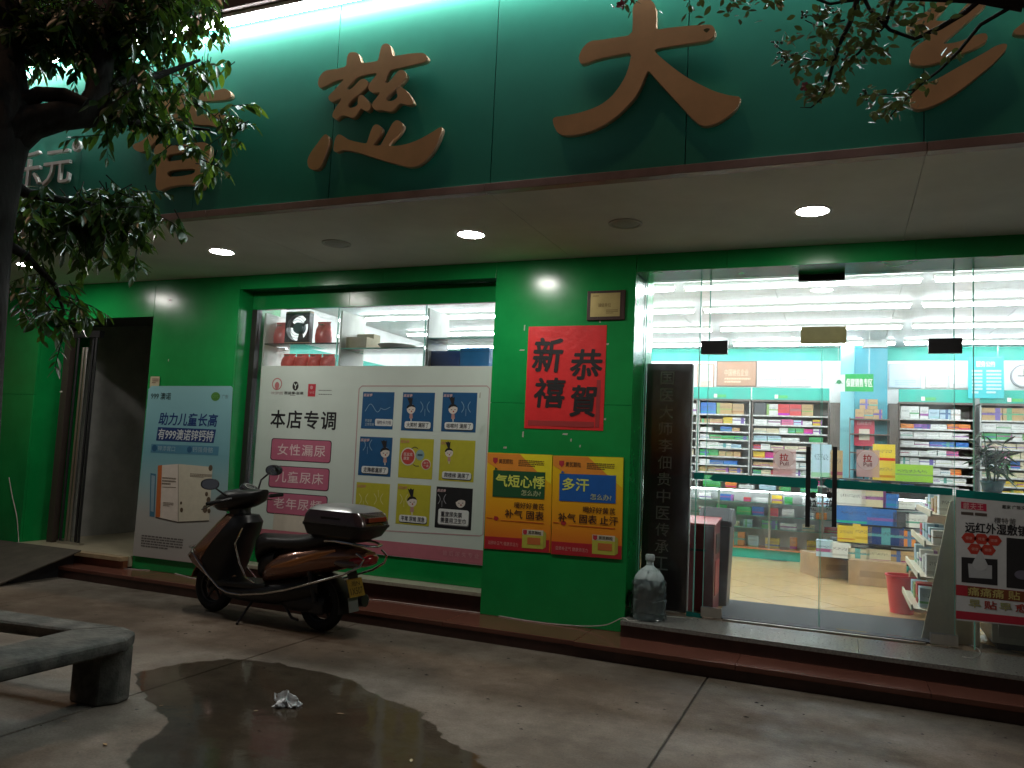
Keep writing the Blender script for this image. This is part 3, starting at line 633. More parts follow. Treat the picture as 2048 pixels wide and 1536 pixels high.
def figure(u, v, s, Yb, flip=1, body=True):
    """simple printed cartoon head with a tuft of hair"""
    disc(PT, u, v, 10*s, Yb, SKIN, 'cartoon_face', 1.0)
    polyp(PT, [(u-10.5*s,v-1*s),(u-9.5*s,v-6*s),(u-5*s,v-10.5*s),(u+1*s,v-11.5*s),(u+7*s,v-9*s),(u+10.4*s,v-3*s),(u+7*s,v-4.5*s),(u+2*s,v-6*s),(u-4*s,v-5*s),(u-8*s,v-1.5*s)], Yb-.0012, HAIR, 'cartoon_hair')
    polyp(PT, [(u-3*s,v-11*s),(u-9*s,v-27*s),(u-5*s,v-25*s),(u-3*s,v-28*s),(u+1*s,v-25*s),(u+4*s,v-27*s),(u+2*s,v-11*s)], Yb-.0012, HAIR, 'cartoon_hair')
    line(PT, [(u-5*s,v+1*s),(u-2*s,v+2*s)], Yb-.0012, HAIR, 1.2*s); line(PT, [(u+3*s,v+1.5*s),(u+6*s,v+1*s)], Yb-.0012, HAIR, 1.2*s)
    disc(PT, u+1*s, v+5.5*s, 1.6*s, Yb-.0012, (.35, .04, .04), 'cartoon_mouth')
    if body:
        polyp(PT, [(u-3*s,v+11*s),(u+3*s,v+11*s),(u+4*s,v+22*s),(u-4*s,v+22*s)], Yb, (.45, .25, .22), 'cartoon_dress')
        line(PT, [(u,v+22*s),(u,v+28*s)], Yb, SKIN, 2.2*s)
def squig(u, v, s, col):
    for sg in (-1, 1): line(PT, [(u+sg*10*s,v-12*s),(u+sg*5.5*s,v-5*s),(u+sg*4.5*s,v),(u+sg*5.5*s,v+5*s),(u+sg*10*s,v+12*s)], Y3, col, 1.3)
    line(PT, [(u,v+4*s),(u-.5,v+20*s)], Y3, col, .9)
LB = (.20, .33, .46); LY = (.62, .60, .25)
cells = [((724,784,787,858),BLUE,None),((804,785,868,862),BLUE,'大笑时 漏尿了'),((884,785,953,864),BLUE,'咳嗽时 漏尿了'),
 ((718,874,783,952),BLUE,'走路都漏尿了'),((798,877,866,957),YEL,None),((879,880,949,963),YEL,'爬楼梯 漏尿了'),
 ((711,966,778,1043),YEL,'尿不尽便'),((793,969,860,1050),YEL,'平常 尿频 尿急'),((871,975,944,1058),(.010,.011,.013),None)]
for k, (bxp, c, s) in enumerate(cells):
    u0, v0, u1, v1 = bxp; panel(PT, bxp, Y1, c, 'printed_panel')
    lettering(PT, '医盆季', (u0+4, v0+3, u0+21, v0+9), Y2, (.60, .42, .42) if c != YEL else (.58, .30, .14), .03, slant=.25)
    if s:
        panel(PT, (u0+5, v1-18, u1-6, v1-3), Y2, (.05, .06, .07), 'caption_outline', .02); panel(PT, (u0+5, v1-19, u1-7, v1-5), Y3, WHITE, 'caption_box', .02)
        lettering(PT, s, (u0+9, v1-17, u1-11, v1-7), Y4, (.03, .03, .04), .012)
line(PT, [(730+6*q, 816+(8*math.sin(q*1.35+2.2) if q < 5 else 3*math.sin(q*1.2))) for q in [k*.35 for k in range(25)]], Y2, LB, 1.2)
panel(PT, (750,838,785,852), Y2, WHITE, 'caption_box', .015); lettering(PT, '韧性长力强', (754,841,782,849), Y3, (.2, .2, .25), .01)
lettering(PT, '阴道壁\n正常收缩', (730,838,748,852), Y2, (.35, .45, .55), .01)
figure(822, 818, .85, Y2); squig(850, 814, .9, LB); figure(906, 818, .9, Y2); squig(932, 814, .9, LB)
figure(770, 905, .9, Y2); squig(735, 890, .9, LB); figure(898, 905, .8, Y2); figure(824, 1003, .95, Y2)
squig(727, 998, .9, LY); squig(757, 998, -.9, LY); squig(808, 998, .8, LY)
squig(884, 998, .8, (.3, .3, .33)); figure(921, 1005, .95, Y2, body=False)
panel(PT, (876,1020,938,1052), Y2, (.2, .2, .2), 'caption_outline', .02); panel(PT, (876,1019,937,1050), Y3, WHITE, 'caption_box', .02)
lettering(PT, '重度尿失禁\n需要用卫生巾', (881,1024,932,1047), Y4, (.03, .03, .04), .012)
disc(PT, 816, 913, 15, Y2, (.62, .60, .50), 'stamp_ring', 1.05); disc(PT, 816, 913, 13, Y3, (.50, .06, .05), 'stamp', 1.05); lettering(PT, '医盆底\n康复', (807,905,825,920), Y4, (.7, .5, .45), .02)
disc(PT, 840, 910, 8.5, Y2, (.22, .36, .38), 'stamp', 1.1); panel(PT, (835,908,845,912), Y3, (.05, .1, .12), 'stamp_bar')
disc(PT, 852, 929, 9.5, Y2, (.62, .60, .50), 'stamp_ring'); disc(PT, 852, 929, 8, Y3, (.50, .06, .05), 'stamp'); lettering(PT, '尿不\n一漏', (847,924,857,934), Y4, (.7, .5, .45), .02)
line(PT, [(823,897),(830,894),(836,897)], Y2, (.05, .05, .03), 1.5); line(PT, [(826,929),(831,932),(838,932)], Y2, (.05, .05, .03), 1.5)

# blue poster by the side doorway
Yb = 6.640; Yb1, Yb2, Yb3 = Yb-.0015, Yb-.003, Yb-.0045
def bp(u, v): return (u, v)
cor = [(303,772),(462,772),(465,776),(447,1133),(265,1111),(297,778)]
BP = thing('wall_poster', tuple(onY(355, 1120, Yb)), 'tall pale blue medicine poster beside the dark doorway, behind the scooter', 'poster')
def grad_mat(name, stops, rough=.45):
    m = bpy.data.materials.new(name); m.use_nodes = True; n = m.node_tree.nodes; l = m.node_tree.links; b = n['Principled BSDF']; b.inputs['Roughness'].default_value = rough
    tc = n.new('ShaderNodeTexCoord'); sp = n.new('ShaderNodeSeparateXYZ'); l.new(tc.outputs['Generated'], sp.inputs[0]); r = n.new('ShaderNodeValToRGB'); e = r.color_ramp.elements
    e[0].position = stops[0][0]; e[0].color = (*stops[0][1], 1); e[1].position = stops[-1][0]; e[1].color = (*stops[-1][1], 1)
    for p, c in stops[1:-1]: q = e.new(p); q.color = (*c, 1)
    l.new(sp.outputs[2], r.inputs[0]); l.new(r.outputs[0], b.inputs['Base Color']); return m
BPM = grad_mat('blue_poster_paper', [(0, (.40, .38, .35)), (.25, (.40, .40, .37)), (.42, (.27, .42, .43)), (.6, (.16, .37, .42)), (1, (.22, .44, .47))])
obj('sheet', MB().extr([onY(u, v, Yb) for u, v in cor], (0, .003, 0)), BPM, BP)
lettering(BP, '999 澳诺', (302,785,342,799), Yb1, (.02, .06, .06), .02); disc(BP, 431, 793, 9, Yb1, (.06, .20, .03), 'green_logo', .78); lettering(BP, 'OTC', (425,790,437,796), Yb2, (.12, .32, .08), .02)
lettering(BP, '广告', (444,789,456,797), Yb1, (.1, .16, .16), .0)
lettering(BP, '助力儿童长高', (318,826,435,852), Yb1, (.008, .04, .16), .03, slant=.12)
polyp(BP, [(316,854),(432,859),(427,886),(312,881)], Yb1, (.008, .035, .15), 'headline_bar'); lettering(BP, '有999澳诺锌钙特', (316,859,427,881), Yb2, (.50, .55, .56), .02, slant=.12)
polyp(BP, [(303,888),(438,893),(436,911),(301,905)], Yb1, (.07, .22, .32), 'subtitle_bar'); disc(BP, 309, 896, 5, Yb2, (.02, .10, .2), 'subtitle_dot'); lettering(BP, '锌添胃口', (316,892,350,902), Yb2, (.3, .45, .52), .0)
disc(BP, 379, 899, 5, Yb2, (.02, .10, .2), 'subtitle_dot'); lettering(BP, '钙强骨骼', (385,894,426,905), Yb2, (.3, .45, .52), .0)
polyp(BP, [(316,931),(356,928),(356,1044),(311,1034)], Yb1, (.66, .58, .50), 'box_picture'); polyp(BP, [(316,931),(324,930),(320,1034),(311,1034)], Yb2, (.50, .13, .03), 'box_picture_stripe')
polyp(BP, [(357,928),(425,934),(418,1041),(356,1044)], Yb1, (.58, .54, .42), 'box_picture'); line(BP, [(311,1034.5),(356,1044.5),(418,1041.5)], Yb2, (.06, .05, .04), 1.5); line(BP, [(356.5,929),(356.5,1043)], Yb2, (.36, .32, .26), 1.6); line(BP, [(325,974),(352,975)], Yb2, (.2, .15, .1), 1.0); polyp(BP, [(301,946),(312,948),(309,1034),(299,1033)], Yb1, (.05, .17, .26), 'tube_picture')
polyp(BP, [(303,950),(310,952),(307,1024),(301,1022)], Yb2, (.25, .36, .42), 'tube_picture')
for bxp in ((324,955,352,972), (380,948,424,956), (326,1005,347,1014)): lines_block(BP, bxp, Yb2, (.20, .16, .12), 3, seed=int(bxp[0]))
for u, v, r_ in ((413,988,3), (417,1000,4), (410,1018,5), (418,1022,3), (362,1006,2), (363,1020,3), (421,936,4)): disc(BP, u, v, r_, Yb2, (.11, .075, .045), 'picture_spot', 1.2)
lines_block(BP, (282,1074,366,1100), Yb1, (.12, .11, .10), 5, seed=5)
NT = sheet('notice_slip', (300,753,318,783), 6.648, (.45, .40, .26), 'small cream paper notice stuck above the corner of the blue poster', 'notice', .002)
lines_block(NT, (304,757,317,768), 6.6465, (.2, .12, .08), 3, seed=8)

# red new-year paper
RP = mat('red_paper', (.68, .032, .034), .36, var=.12, vscale=5, bump=.35, bscale=20, rvar=.1)
Yr = YW-.003
x0, x1, z0, z1 = px_rect((1053,652,1210,859), Yr)
RT = thing('calligraphy_paper', ((x0+x1)/2, Yr, z0), 'crinkled red paper with black brush greeting on the green pillar', 'poster')
mb = MB().grid(lambda s, t: (x0+(x1-x0)*s, Yr-.0015-.0008*math.sin(s*7+t*3)-.0005*math.sin(t*23+s*6), z0+(z1-z0)*t), 24, 30)
o = obj('sheet', mb, RP, RT)
obj('backing', bx(x0+.002, x1-.002, Yr+.0005, Yr+.002, z0+.002, z1-.002), RP, RT)
for s, b in (('新', (1066,675,1126,745)), ('禧', (1068,755,1130,816)), ('恭', (1140,698,1206,760)), ('賀', (1140,770,1194,834))):
    lettering(RT, s, b, Yr-.0045, (.012, .011, .012), .035, slant=.08)
panel(RT, (1192,760,1200,855), Yr-.0040, (.33, .03, .03), 'patterned_border'); panel(RT, (1056,842,1188,853), Yr-.0040, (.34, .03, .03), 'patterned_border')
# brass plaque
YQ = YW-.018; PQ = thing('wall_plaque', tuple(onY(1212, 640, YQ)), 'brass plaque in a dark wooden frame high on the green pillar', 'plaque')
x0, x1, z0, z1 = px_rect((1174,581,1250,640), YQ)
obj('frame', bx(x0, x1, YQ, YW-.001, z0, z1), WOODD, PQ, bevel=.004)
panel(PQ, (1181,586,1240,633), YQ-.002, None, 'plate', 0, .0019, mat('brass', (.50, .40, .17), .35, metal=.6, var=.12))
lettering(PQ, '诚信单位', (1196,606,1222,614), YQ-.0032, (.22, .15, .05), .01); lines_block(PQ, (1186,591,1204,594), YQ-.0032, (.22, .15, .05), 1, seed=3); lines_block(PQ, (1212,619,1236,628), YQ-.0032, (.22, .15, .05), 3, seed=4)
# pair of orange posters
def orange(cor, hl, sub, foot, bgc, label, d, so):
    Yo = YW-.006-d; T = thing('medicine_poster', tuple(onY((cor[3][0]+cor[2][0])/2, cor[2][1], Yo)), label, 'poster', 'orange posters on the pillar')
    m = bpy.data.materials.new('orange_poster'); m.use_nodes = True; n = m.node_tree.nodes; l = m.node_tree.links
    b = n['Principled BSDF']; b.inputs['Roughness'].default_value = .4
    tc = n.new('ShaderNodeTexCoord'); sp = n.new('ShaderNodeSeparateXYZ'); l.new(tc.outputs['Generated'], sp.inputs[0])
    r = n.new('ShaderNodeValToRGB'); e = r.color_ramp.elements; e[0].position = 0; e[0].color = (.66, .10, .02, 1); e[1].position = .85; e[1].color = (.80, .50, .01, 1)
    q = e.new(.35); q.color = (.80, .32, .012, 1); l.new(sp.outputs[2], r.inputs[0]); l.new(r.outputs[0], b.inputs['Base Color'])
    obj('sheet', MB().extr([onY(u, v, Yo) for u, v in cor], (0, .003, 0)), m, T)
    a, b_, c, dd = cor
    def M(s, t):       # poster fraction (t down) -> pixel
        return (a[0]+(b_[0]-a[0])*s+(dd[0]-a[0])*t, a[1]+(b_[1]-a[1])*s+(dd[1]-a[1])*t+(c[1]-dd[1]-(b_[1]-a[1]))*s*t)
    def PY(pts, lay, col, nm): return polyp(T, [M(*p) for p in pts], Yo-.0015*lay, col, nm)
    def TX(s0, t0, s1, t1, body, lay, col, bold=.015, sp_=1.0, sl=0):
        p, q2 = M(s0, (t0+t1)/2), M(s1, (t0+t1)/2); p2, q3 = M((s0+s1)/2, t0), M((s0+s1)/2, t1)
        return lettering(T, body, (p[0], p2[1], q2[0], q3[1]), Yo-.0015*lay, col, bold, sp_, slant=sl)
    PY([(.50, .004), (.995, .004), (.995, .30), (.86, .23)], 1, (.82, .70, .02), 'yellow_corner')
    PY([(.004, .004), (.50, .004), (.86, .23), (.22, .19), (.004, .10)], 1, (.76, .27, .03), 'orange_corner')
    PY([(.09, .05), (.16, .05), (.16, .09), (.125, .115), (.09, .09)], 2, (.45, .03, .05), 'shield_logo'); TX(.18, .06, .40, .11, '黄芪颗粒', 2, (.12, .05, .02), .01)
    p, q2 = M(.48, .07), M(.88, .13); lines_block(T, (p[0], p[1], q2[0], q2[1]), Yo-.003, (.15, .08, .02), 4, seed=so)
    PY([(.12, .175), (.17, .17), (.13, .15)], 2, bgc, 'speech_tail'); PY([(.10, .18), (.90, .18), (.90, .455), (.10, .455)], 2, bgc, 'headline_panel')
    TX(.14, .22, .14+.19*len(hl), .35, hl, 3, (.68, .74, .12), .03); TX(.54, .37, .84, .43, '怎么办?', 3, (.50, .55, .30), .015)
    TX(.44, .50, .90, .565, '喝好好黄芪', 3, (.08, .03, .01), .02); TX(*sub, foot, 3, (.06, .02, .01), .03, 1.05)
    PY([(.24, .695), (.90, .70), (.90, .706), (.24, .70)], 2, (.45, .04, .01), 'red_rule'); PY([(.14, .655), (.19, .66), (.21, .68), (.18, .705), (.13, .69)], 2, (.42, .03, .03), 'red_mark')
    PY([(.02, .675), (.11, .677), (.11, .683), (.02, .681)], 2, (.45, .04, .01), 'red_rule')
    PY([(.004, .87), (.996, .87), (.996, .997), (.004, .997)], 1, (.45, .018, .028), 'red_foot'); TX(.06, .915, .52, .955, '益肺补正气 健康添活力', 2, (.66, .30, .26), .0)
    PY([(.58, .775), (.90, .775), (.90, .83), (.58, .83)], 2, (.60, .55, .42), 'box_picture'); PY([(.58, .83), (.90, .83), (.90, .965), (.58, .965)], 2, (.48, .48, .06), 'box_picture')
    PY([(.90, .775), (.945, .80), (.945, .945), (.90, .965)], 2, (.38, .36, .05), 'box_picture')
    PY([(.59, .78), (.65, .78), (.65, .815), (.62, .83), (.59, .815)], 3, (.45, .03, .05), 'shield_logo'); TX(.67, .785, .87, .82, '黄芪颗粒', 3, (.05, .04, .02), .02); PY([(.66, .855), (.86, .855), (.86, .925), (.66, .925)], 3, (.55, .16, .04), 'box_label')
orange([(975,905),(1105,910),(1101,1106),(968,1097)], '气短心悸', (.30, .58, .90, .67), '补气 固表', (.012, .09, .03), 'orange medicine poster with dark green headline panel, left of the pair', 0, 21)
orange([(1106,911),(1247,915),(1243,1119),(1102,1108)], '多汗', (.09, .58, .94, .67), '补气 固表 止汗', (.01, .11, .42), 'orange medicine poster with blue headline panel, right of the pair', .005, 22)
# ================================================================== THINGS BY THE FACADE
# upright wooden board behind the glass
YBd = 7.16; x0, x1 = onY(1289, 900, YBd).x, onY(1383, 900, YBd).x
WB = thing('wooden_board', ((x0+x1)/2, YBd, ZF), 'tall dark wooden board with carved vertical characters behind the left glass', 'board')
zt = onY(1337, 727, YBd).z
obj('plank', bx(x0, x1-.012, YBd, YBd+.03, ZF, zt), WOODD, WB, bevel=.004)
obj('edge_strip', bx(x1-.011, x1, YBd+.002, YBd+.028, ZF, zt-.01), WHITEP, WB)
for k, s in enumerate('国医大师李佃贵中医传承工'):
    v = 756+33.7*k; u = 1335-1.15*k; lettering(WB, s, (u-13.5, v-13, u+13.5, v+13), YBd-.002, (.75, .66, .62), .0)
# water jug in clear wrap
JX_, JY_ = -1.475, 6.71
J = thing('water_jug', (JX_, JY_, ZF), 'empty water jug wrapped in clear plastic on the granite step', 'jug')
JG = mat('jug_plastic', (.46, .56, .56), .16, var=.1, trans=.12, ior=1.2)
pr = [(.02, .002), (.118, .0), (.128, .02), (.128, .05), (.122, .06), (.128, .07), (.128, .15), (.122, .16), (.128, .17), (.128, .30), (.118, .345), (.085, .39), (.045, .42), (.030, .435), (.030, .47), (.036, .475), (.036, .52), (.02, .522)]
obj('bottle', MB().lathe(pr, (JX_, JY_, ZF+.002), 28), JG, J)
obj('cap', MB().lathe([(.037, .476), (.039, .48), (.039, .515), (.03, .526), (.0, .526)], (JX_, JY_, ZF), 20), mat('jug_cap', (.35, .42, .42), .4), J)
rj = random.Random(5); na, nz_ = 44, 26
def wrap(i, j):
    a = 2*math.pi*i; zz = .004+.40*j; base = .134 if zz < .30 else .134-(zz-.30)*.62
    cr = .007*math.sin(a*5+j*9)*math.sin(j*14+a*2)+.006*math.sin(a*11-j*17)+.004*math.sin(a*17+j*31)
    r = max(.05, base+abs(cr)+(.014*(1-j*12) if j < .08 else 0)); return (JX_+r*math.cos(a), JY_+r*math.sin(a), ZF+zz)
def wrapmat():
    m = glass_mat('plastic_wrap', (.92, .95, .95), .22, .16, crinkle=1); return m
obj('plastic_wrap', MB().grid(wrap, na, nz_), wrapmat(), J)
# bins behind the glass
RB = thing('red_box', (-1.16, 7.42, ZF), 'dark red metal box with slanted lid beside the grey bin', 'box')
REDM = mat('dark_red_paint', (.17, .018, .025), .35, var=.15)
def slant_box(x0, x1, y0, y1, z0, zf, zb): return MB().extr([(x0, y0, z0), (x0, y1, z0), (x0, y1, zb), (x0, y0, zf)], (x1-x0, 0, 0))
obj('body', slant_box(-1.30, -1.03, 7.24, 7.60, ZF+.01, 1.0, 1.04), REDM, RB, bevel=.006)
obj('lid', MB().extr([(-1.31, 7.22, 1.003), (-1.31, 7.61, 1.045), (-1.31, 7.61, 1.065), (-1.31, 7.22, 1.023)], (.29, 0, 0)), mat('red_lid', (.34, .05, .05), .35), RB, bevel=.003)
obj('slot', bx(-1.24, -1.10, 7.236, 7.2395, .78, .80), BLACKP, RB); obj('side_panel', bx(-1.0295, -1.024, 7.30, 7.55, .40, .70), mat('red_panel', (.36, .04, .045), .4), RB)
obj('side_window', bx(-1.0295, -1.024, 7.33, 7.52, .76, .93), BLACKP, RB)
GB = thing('trash_bin', (-1.08, 7.78, ZF), 'tall grey plastic bin with a flap lid inside the door', 'bin')
GBM = mat('grey_plastic', (.085, .085, .09), .42, var=.12)
def taper(x0, x1, y0, y1, z0, z1, k):
    cx, cyy = (x0+x1)/2, (y0+y1)/2; r = lambda q, z: [(cx+(a-cx)*q, cyy+(b-cyy)*q, z) for a, b in ((x0, y0), (x1, y0), (x1, y1), (x0, y1))]
    return MB().loft([r(k, z0), r(1, z1)], smooth=False)
obj('body', taper(-1.22, -.945, 7.64, 7.92, ZF+.002, .98, .80), GBM, GB, bevel=.012)
obj('lid', MB().extr([(-1.232, 7.625, .981), (-1.232, 7.935, .981), (-1.232, 7.935, 1.03), (-1.232, 7.84, 1.14), (-1.232, 7.72, 1.14), (-1.232, 7.625, 1.03)], (.30, 0, 0)), mat('bin_lid', (.12, .12, .125), .38), GB, bevel=.012)
obj('flap', MB().extr([(-1.20, 7.617, 1.032), (-1.20, 7.712, 1.147), (-1.20, 7.716, 1.143), (-1.20, 7.622, 1.028)], (.24, 0, 0)), mat('bin_flap', (.06, .06, .065), .35), GB)
# door mat
DMm = thing('door_mat', (-.2, 7.55, ZF), 'flat dark grey mat on the floor inside the glass doors', 'mat')
obj('mat_sheet', bx(-1.0, .72, 7.10, 8.07, ZF+.0005, ZF+.009), MAT, DMm, bevel=.003)
obj('mat_edge', bx(-1.0, .72, 8.071, 8.10, ZF+.0005, ZF+.007), RUBBER, DMm)
# cables
def cable(pts, r, label):
    P = [Vector(p) for p in pts]; Q = []
    for i in range(len(P)-1):
        p0, p1, p2, p3 = P[max(0, i-1)], P[i], P[i+1], P[min(len(P)-1, i+2)]
        for k in range(6):
            t = k/6; Q.append(.5*((2*p1)+(p2-p0)*t+(2*p0-5*p1+4*p2-p3)*t*t+(3*p1-p0-3*p2+p3)*t**3))
    Q.append(P[-1]); return tag(obj('cable', MB().tube(Q, r, 6), mat('cable_white', (.55, .52, .48), .5), origin=P[0]), label, 'cable')
zz = .1245
cable([onZ(u, v, zz) for u, v in ((155,1117),(190,1124),(240,1132),(250,1137),(330,1143),(385,1156),(470,1172),(560,1185),(690,1197),(760,1200),(850,1212),(960,1226),(1060,1242))]+[Vector((onZ(1110, 1254, zz).x, 6.62, .128)), Vector((-2.0, 6.63, .14)), Vector((-1.80, 6.60, .18)), Vector((-1.65, 6.55, .262)), Vector((-1.56, 6.52, .2535)), onZ(1330, 1233, .2535), onZ(1385, 1238, .2535)], .0035, 'thin white cable running along the red step to the water jug')
cable([onZ(u, v, .2535) for u, v in ((1905,1272),(1930,1285),(1955,1297),(1960,1308),(1945,1316))]+[onZ(1925, 1313, .2535)], .003, 'short white cable looping on the granite step at right')
p_ = [onY(u, v, 6.63) for u, v in ((18,955),(24,990),(33,1030),(36,1060))]; cable(p_+[Vector((p_[-1].x+.1, 6.6, .15))], .004, 'white cable hanging down the green column at far left')
# folding gate and barred gate at the left
FG = thing('folding_gate', (-8.42, 6.95, ZF), 'folded steel sliding gate standing in the dark side doorway', 'gate')
for k in range(5):
    xx = -8.60+k*.075; obj('gate_bar', MB().tube([(xx, 6.90+.02*(k % 2), ZF+.03), (xx, 6.90+.02*(k % 2), 2.60 if k in (1, 2) else 2.72)], .022 if k in (1, 2) else .016, 10), STEEL if k in (1, 2) else BLACKM, FG)
obj('bottom_rail', bx(-8.64, -8.26, 6.885, 6.94, ZF+.001, ZF+.03), STEEL, FG); obj('top_rail', bx(-8.66, -8.24, 6.88, 6.945, 2.721, 2.80), BLACKM, FG)
obj('gate_post', bx(-8.80, -8.70, 6.87, 6.95, ZF+.001, 2.85), mat('brown_steel', (.09, .07, .06), .35, metal=.5), FG, bevel=.004)
BG = thing('barred_gate', (-10.4, 6.6, 0), 'dark upright metal bars of a gate at the far left edge', 'gate')
for k in range(9):
    xx = -11.2+k*.18; obj('gate_bar', MB().tube([(xx, 6.62, .0), (xx, 6.62, 2.55-.02*(8-k)), (xx, 6.62, 2.6)], [.014, .014, .003], 8), BLACKM, BG)
for z in (.25, 1.2, 2.35): obj('gate_rail', bx(-11.3, -9.76, 6.64, 6.67, z, z+.04), BLACKM, BG)
# ramp
RM = thing('entrance_ramp', (-8.6, 6.1, 0), 'dark sloping plate ramp leading up to the side doorway', 'ramp')
a, b = onZ(162, 1098, .275), onZ(0, 1166, .03)
x1 = -7.76
def ramp_poly(z): return [(x1-1.55, 5.52, .02+z), (x1+.02, 5.58, .02+z), (x1, 6.50, .262+z), (x1-1.55, 6.50, .262+z)]
mb = MB().loft([ramp_poly(0), ramp_poly(.016)], smooth=False)
obj('plate', mb, mat('ramp_plate', (.085, .07, .055), .6, var=.3, vscale=6, bump=.3, bscale=60), RM, bevel=.002)
for xx in (x1-1.4, x1-.75, x1-.10): obj('support', MB().extr([(xx-.02, 5.75, .003), (xx-.02, 6.48, .003), (xx-.02, 6.48, .25), (xx-.02, 5.75, .06)], (.04, 0, 0)), BLACKM, RM)

# stone ring seat round the tree
BN = thing('stone_bench', (-4.9, 2.7, 0), 'weathered concrete ring seat on block legs at lower left', 'bench')
def rough(mb, amp, seed):
    return mb
def slab(pts, z0, z1, name, seed, bev=.03):
    mb = MB().extr([(x, y, z0) for x, y in pts], (0, 0, z1-z0)); o = obj(name, mb, STONE, BN, bevel=bev, seg=3)
    return o
slab([(-3.80, 1.55), (-3.76, 3.50), (-3.86, 3.66), (-4.02, 3.72), (-4.20, 3.50), (-4.06, 1.60)], .325, .405, 'seat_slab', 1)
slab([(-4.025, 3.722), (-4.204, 3.502), (-5.9, 3.28), (-6.05, 3.56)], .325, .402, 'seat_slab', 2)
slab([(-6.06, 3.555), (-5.905, 3.275), (-5.75, 1.75), (-6.05, 1.55)], .325, .404, 'seat_slab', 3)
slab([(-6.045, 1.545), (-5.745, 1.745), (-4.065, 1.595), (-3.805, 1.545)], .325, .403, 'seat_slab', 4)
for px_, py_ in ((-4.02, 3.60), (-5.85, 3.38), (-5.85, 1.68), (-3.95, 1.68)):
    rr = [(px_-.13, py_-.12), (px_+.09, py_-.12), (px_+.15, py_-.02), (px_+.13, py_+.08), (px_+.04, py_+.12), (px_-.13, py_+.12)]
    slab(rr, 0, .326, 'leg', 9, .02)
# crumpled white plastic bag in the puddle
bc = onZ(573, 1410, .004)
BGt = thing('plastic_bag', tuple(bc), 'crumpled white plastic bag lying in the dark puddle', 'bag')
rb = random.Random(12)
def bagf(i, j):
    a = 2*math.pi*i; q = j; cr = 1+.28*math.sin(3*a+1)+.20*math.sin(5*a+q*5)+.14*math.sin(9*a-q*11)+.07*math.sin(15*a+q*21)
    rad = .066*cr*math.sin(q*math.pi*.5+.02)**.8; h = .050*math.cos(q*math.pi*.5)*(1+.35*math.sin(4*a)+.3*math.sin(7*a+2))+.004+.008*abs(math.sin(11*a+q*13))*(1-q)
    return (bc.x+rad*math.cos(a)*1.05, bc.y+rad*math.sin(a)*.8, max(.005, h))
obj('bag_body', MB().grid(bagf, 60, 16), mat('bag_plastic', (.62, .64, .64), .35, var=.15, vscale=25, bump=.6, bscale=40), BGt)
hp = [(bc.x-.04, bc.y-.015, .015), (bc.x-.075, bc.y-.015, .03), (bc.x-.085, bc.y-.005, .06), (bc.x-.065, bc.y+.005, .045)]
obj('bag_handle', MB().tube(hp, [.010, .008, .006, .002], 6), mat('bag_plastic_handle', (.60, .62, .62), .35), BGt)

# ================================================================== SCOOTER
fw, rw = Vector((-5.31, 5.89)), Vector((-4.04, 5.77)); ex = (fw-rw).normalized()
S = thing('scooter', (rw.x, rw.y, 0), 'copper brown motor scooter with a rear top box parked by the step', 'scooter', rz=math.atan2(ex.y, ex.x))
def so_(name, mb, m, parent=S, bevel=0, seg=2): return obj(name, mb, m, parent, bevel, seg, local=True)
def ringx(x, zc_, hw, hh, n=20, e=2.6, yo=0):
    r = []
    for k in range(n):
        a = 2*math.pi*k/n; c, s = math.cos(a), math.sin(a)
        r.append((x, yo+hw*math.copysign(abs(c)**(2/e), c), zc_+hh*math.copysign(abs(s)**(2/e), s)))
    return r
def ringz(z, xc_, hw, hd, n=20, e=2.6):
    r = []
    for k in range(n):
        a = 2*math.pi*k/n; c, s = math.cos(a), math.sin(a)
        r.append((xc_+hd*math.copysign(abs(s)**(2/e), s), hw*math.copysign(abs(c)**(2/e), c), z))
    return r
def torus(c, Rm, r, n=36, m=10, sq=1.0):
    vs, fs = [], []
    for i in range(n):
        a = 2*math.pi*i/n
        for j in range(m):
            b = 2*math.pi*j/m; q = Rm+r*sq*math.cos(b); vs.append((c[0]+q*math.cos(a), c[1]+r*math.sin(b), c[2]+q*math.sin(a)))
    for i in range(n):
        for j in range(m): fs.append((i*m+j, ((i+1) % n)*m+j, ((i+1) % n)*m+(j+1) % m, i*m+(j+1) % m))
    return MB().add(vs, fs, True)
def wheel(cx, rz=0):
    c = (cx, 0, .228)
    w_ = so_('wheel', MB().lathe([(.03, -.05), (.045, -.045), (.045, .045), (.03, .05)], c, 16, (0, 1, 0)), BLACKM)
    so_('tyre', torus(c, .178, .05), RUBBER, w_)
    so_('rim', MB().lathe([(.135, -.03), (.142, -.034), (.142, .034), (.135, .03), (.135, -.03)], c, 32, (0, 1, 0), cap=False), mat('rim_dark', (.06, .06, .06), .35, metal=.6), w_)
    for k in range(5):
        a = k*2*math.pi/5+.3; d = Vector((math.cos(a), 0, math.sin(a)))
        so_('spoke', MB().tube([Vector(c)+d*.04, Vector(c)+d*.137], [.016, .012], 6), mat('spoke_dark', (.07, .07, .07), .35, metal=.6), w_)
wheel(1.27); wheel(0.0)
# fender over the front wheel
mb = MB(); vs = []; ang = [R(a) for a in range(15, 156, 10)]
ringsf = []
for a in ang:
    ringsf.append([(1.27+(.245+.02*(1-abs(y)/.07))*math.cos(a), y, .228+(.245+.02*(1-abs(y)/.07))*math.sin(a)) for y in (-.075, -.06, -.03, 0, .03, .06, .075)]+[(1.27+.235*math.cos(a), y, .228+.235*math.sin(a)) for y in (.07, .03, 0, -.03, -.07)])
so_('front_fender', MB().loft(ringsf), BODYP)
so_('fork', MB().tube([(1.27, .075, .228), (1.20, .075, .42), (1.10, .04, .72)], .02, 8).tube([(1.27, -.075, .228), (1.20, -.075, .42), (1.10, -.04, .72)], .02, 8), BLACKM)
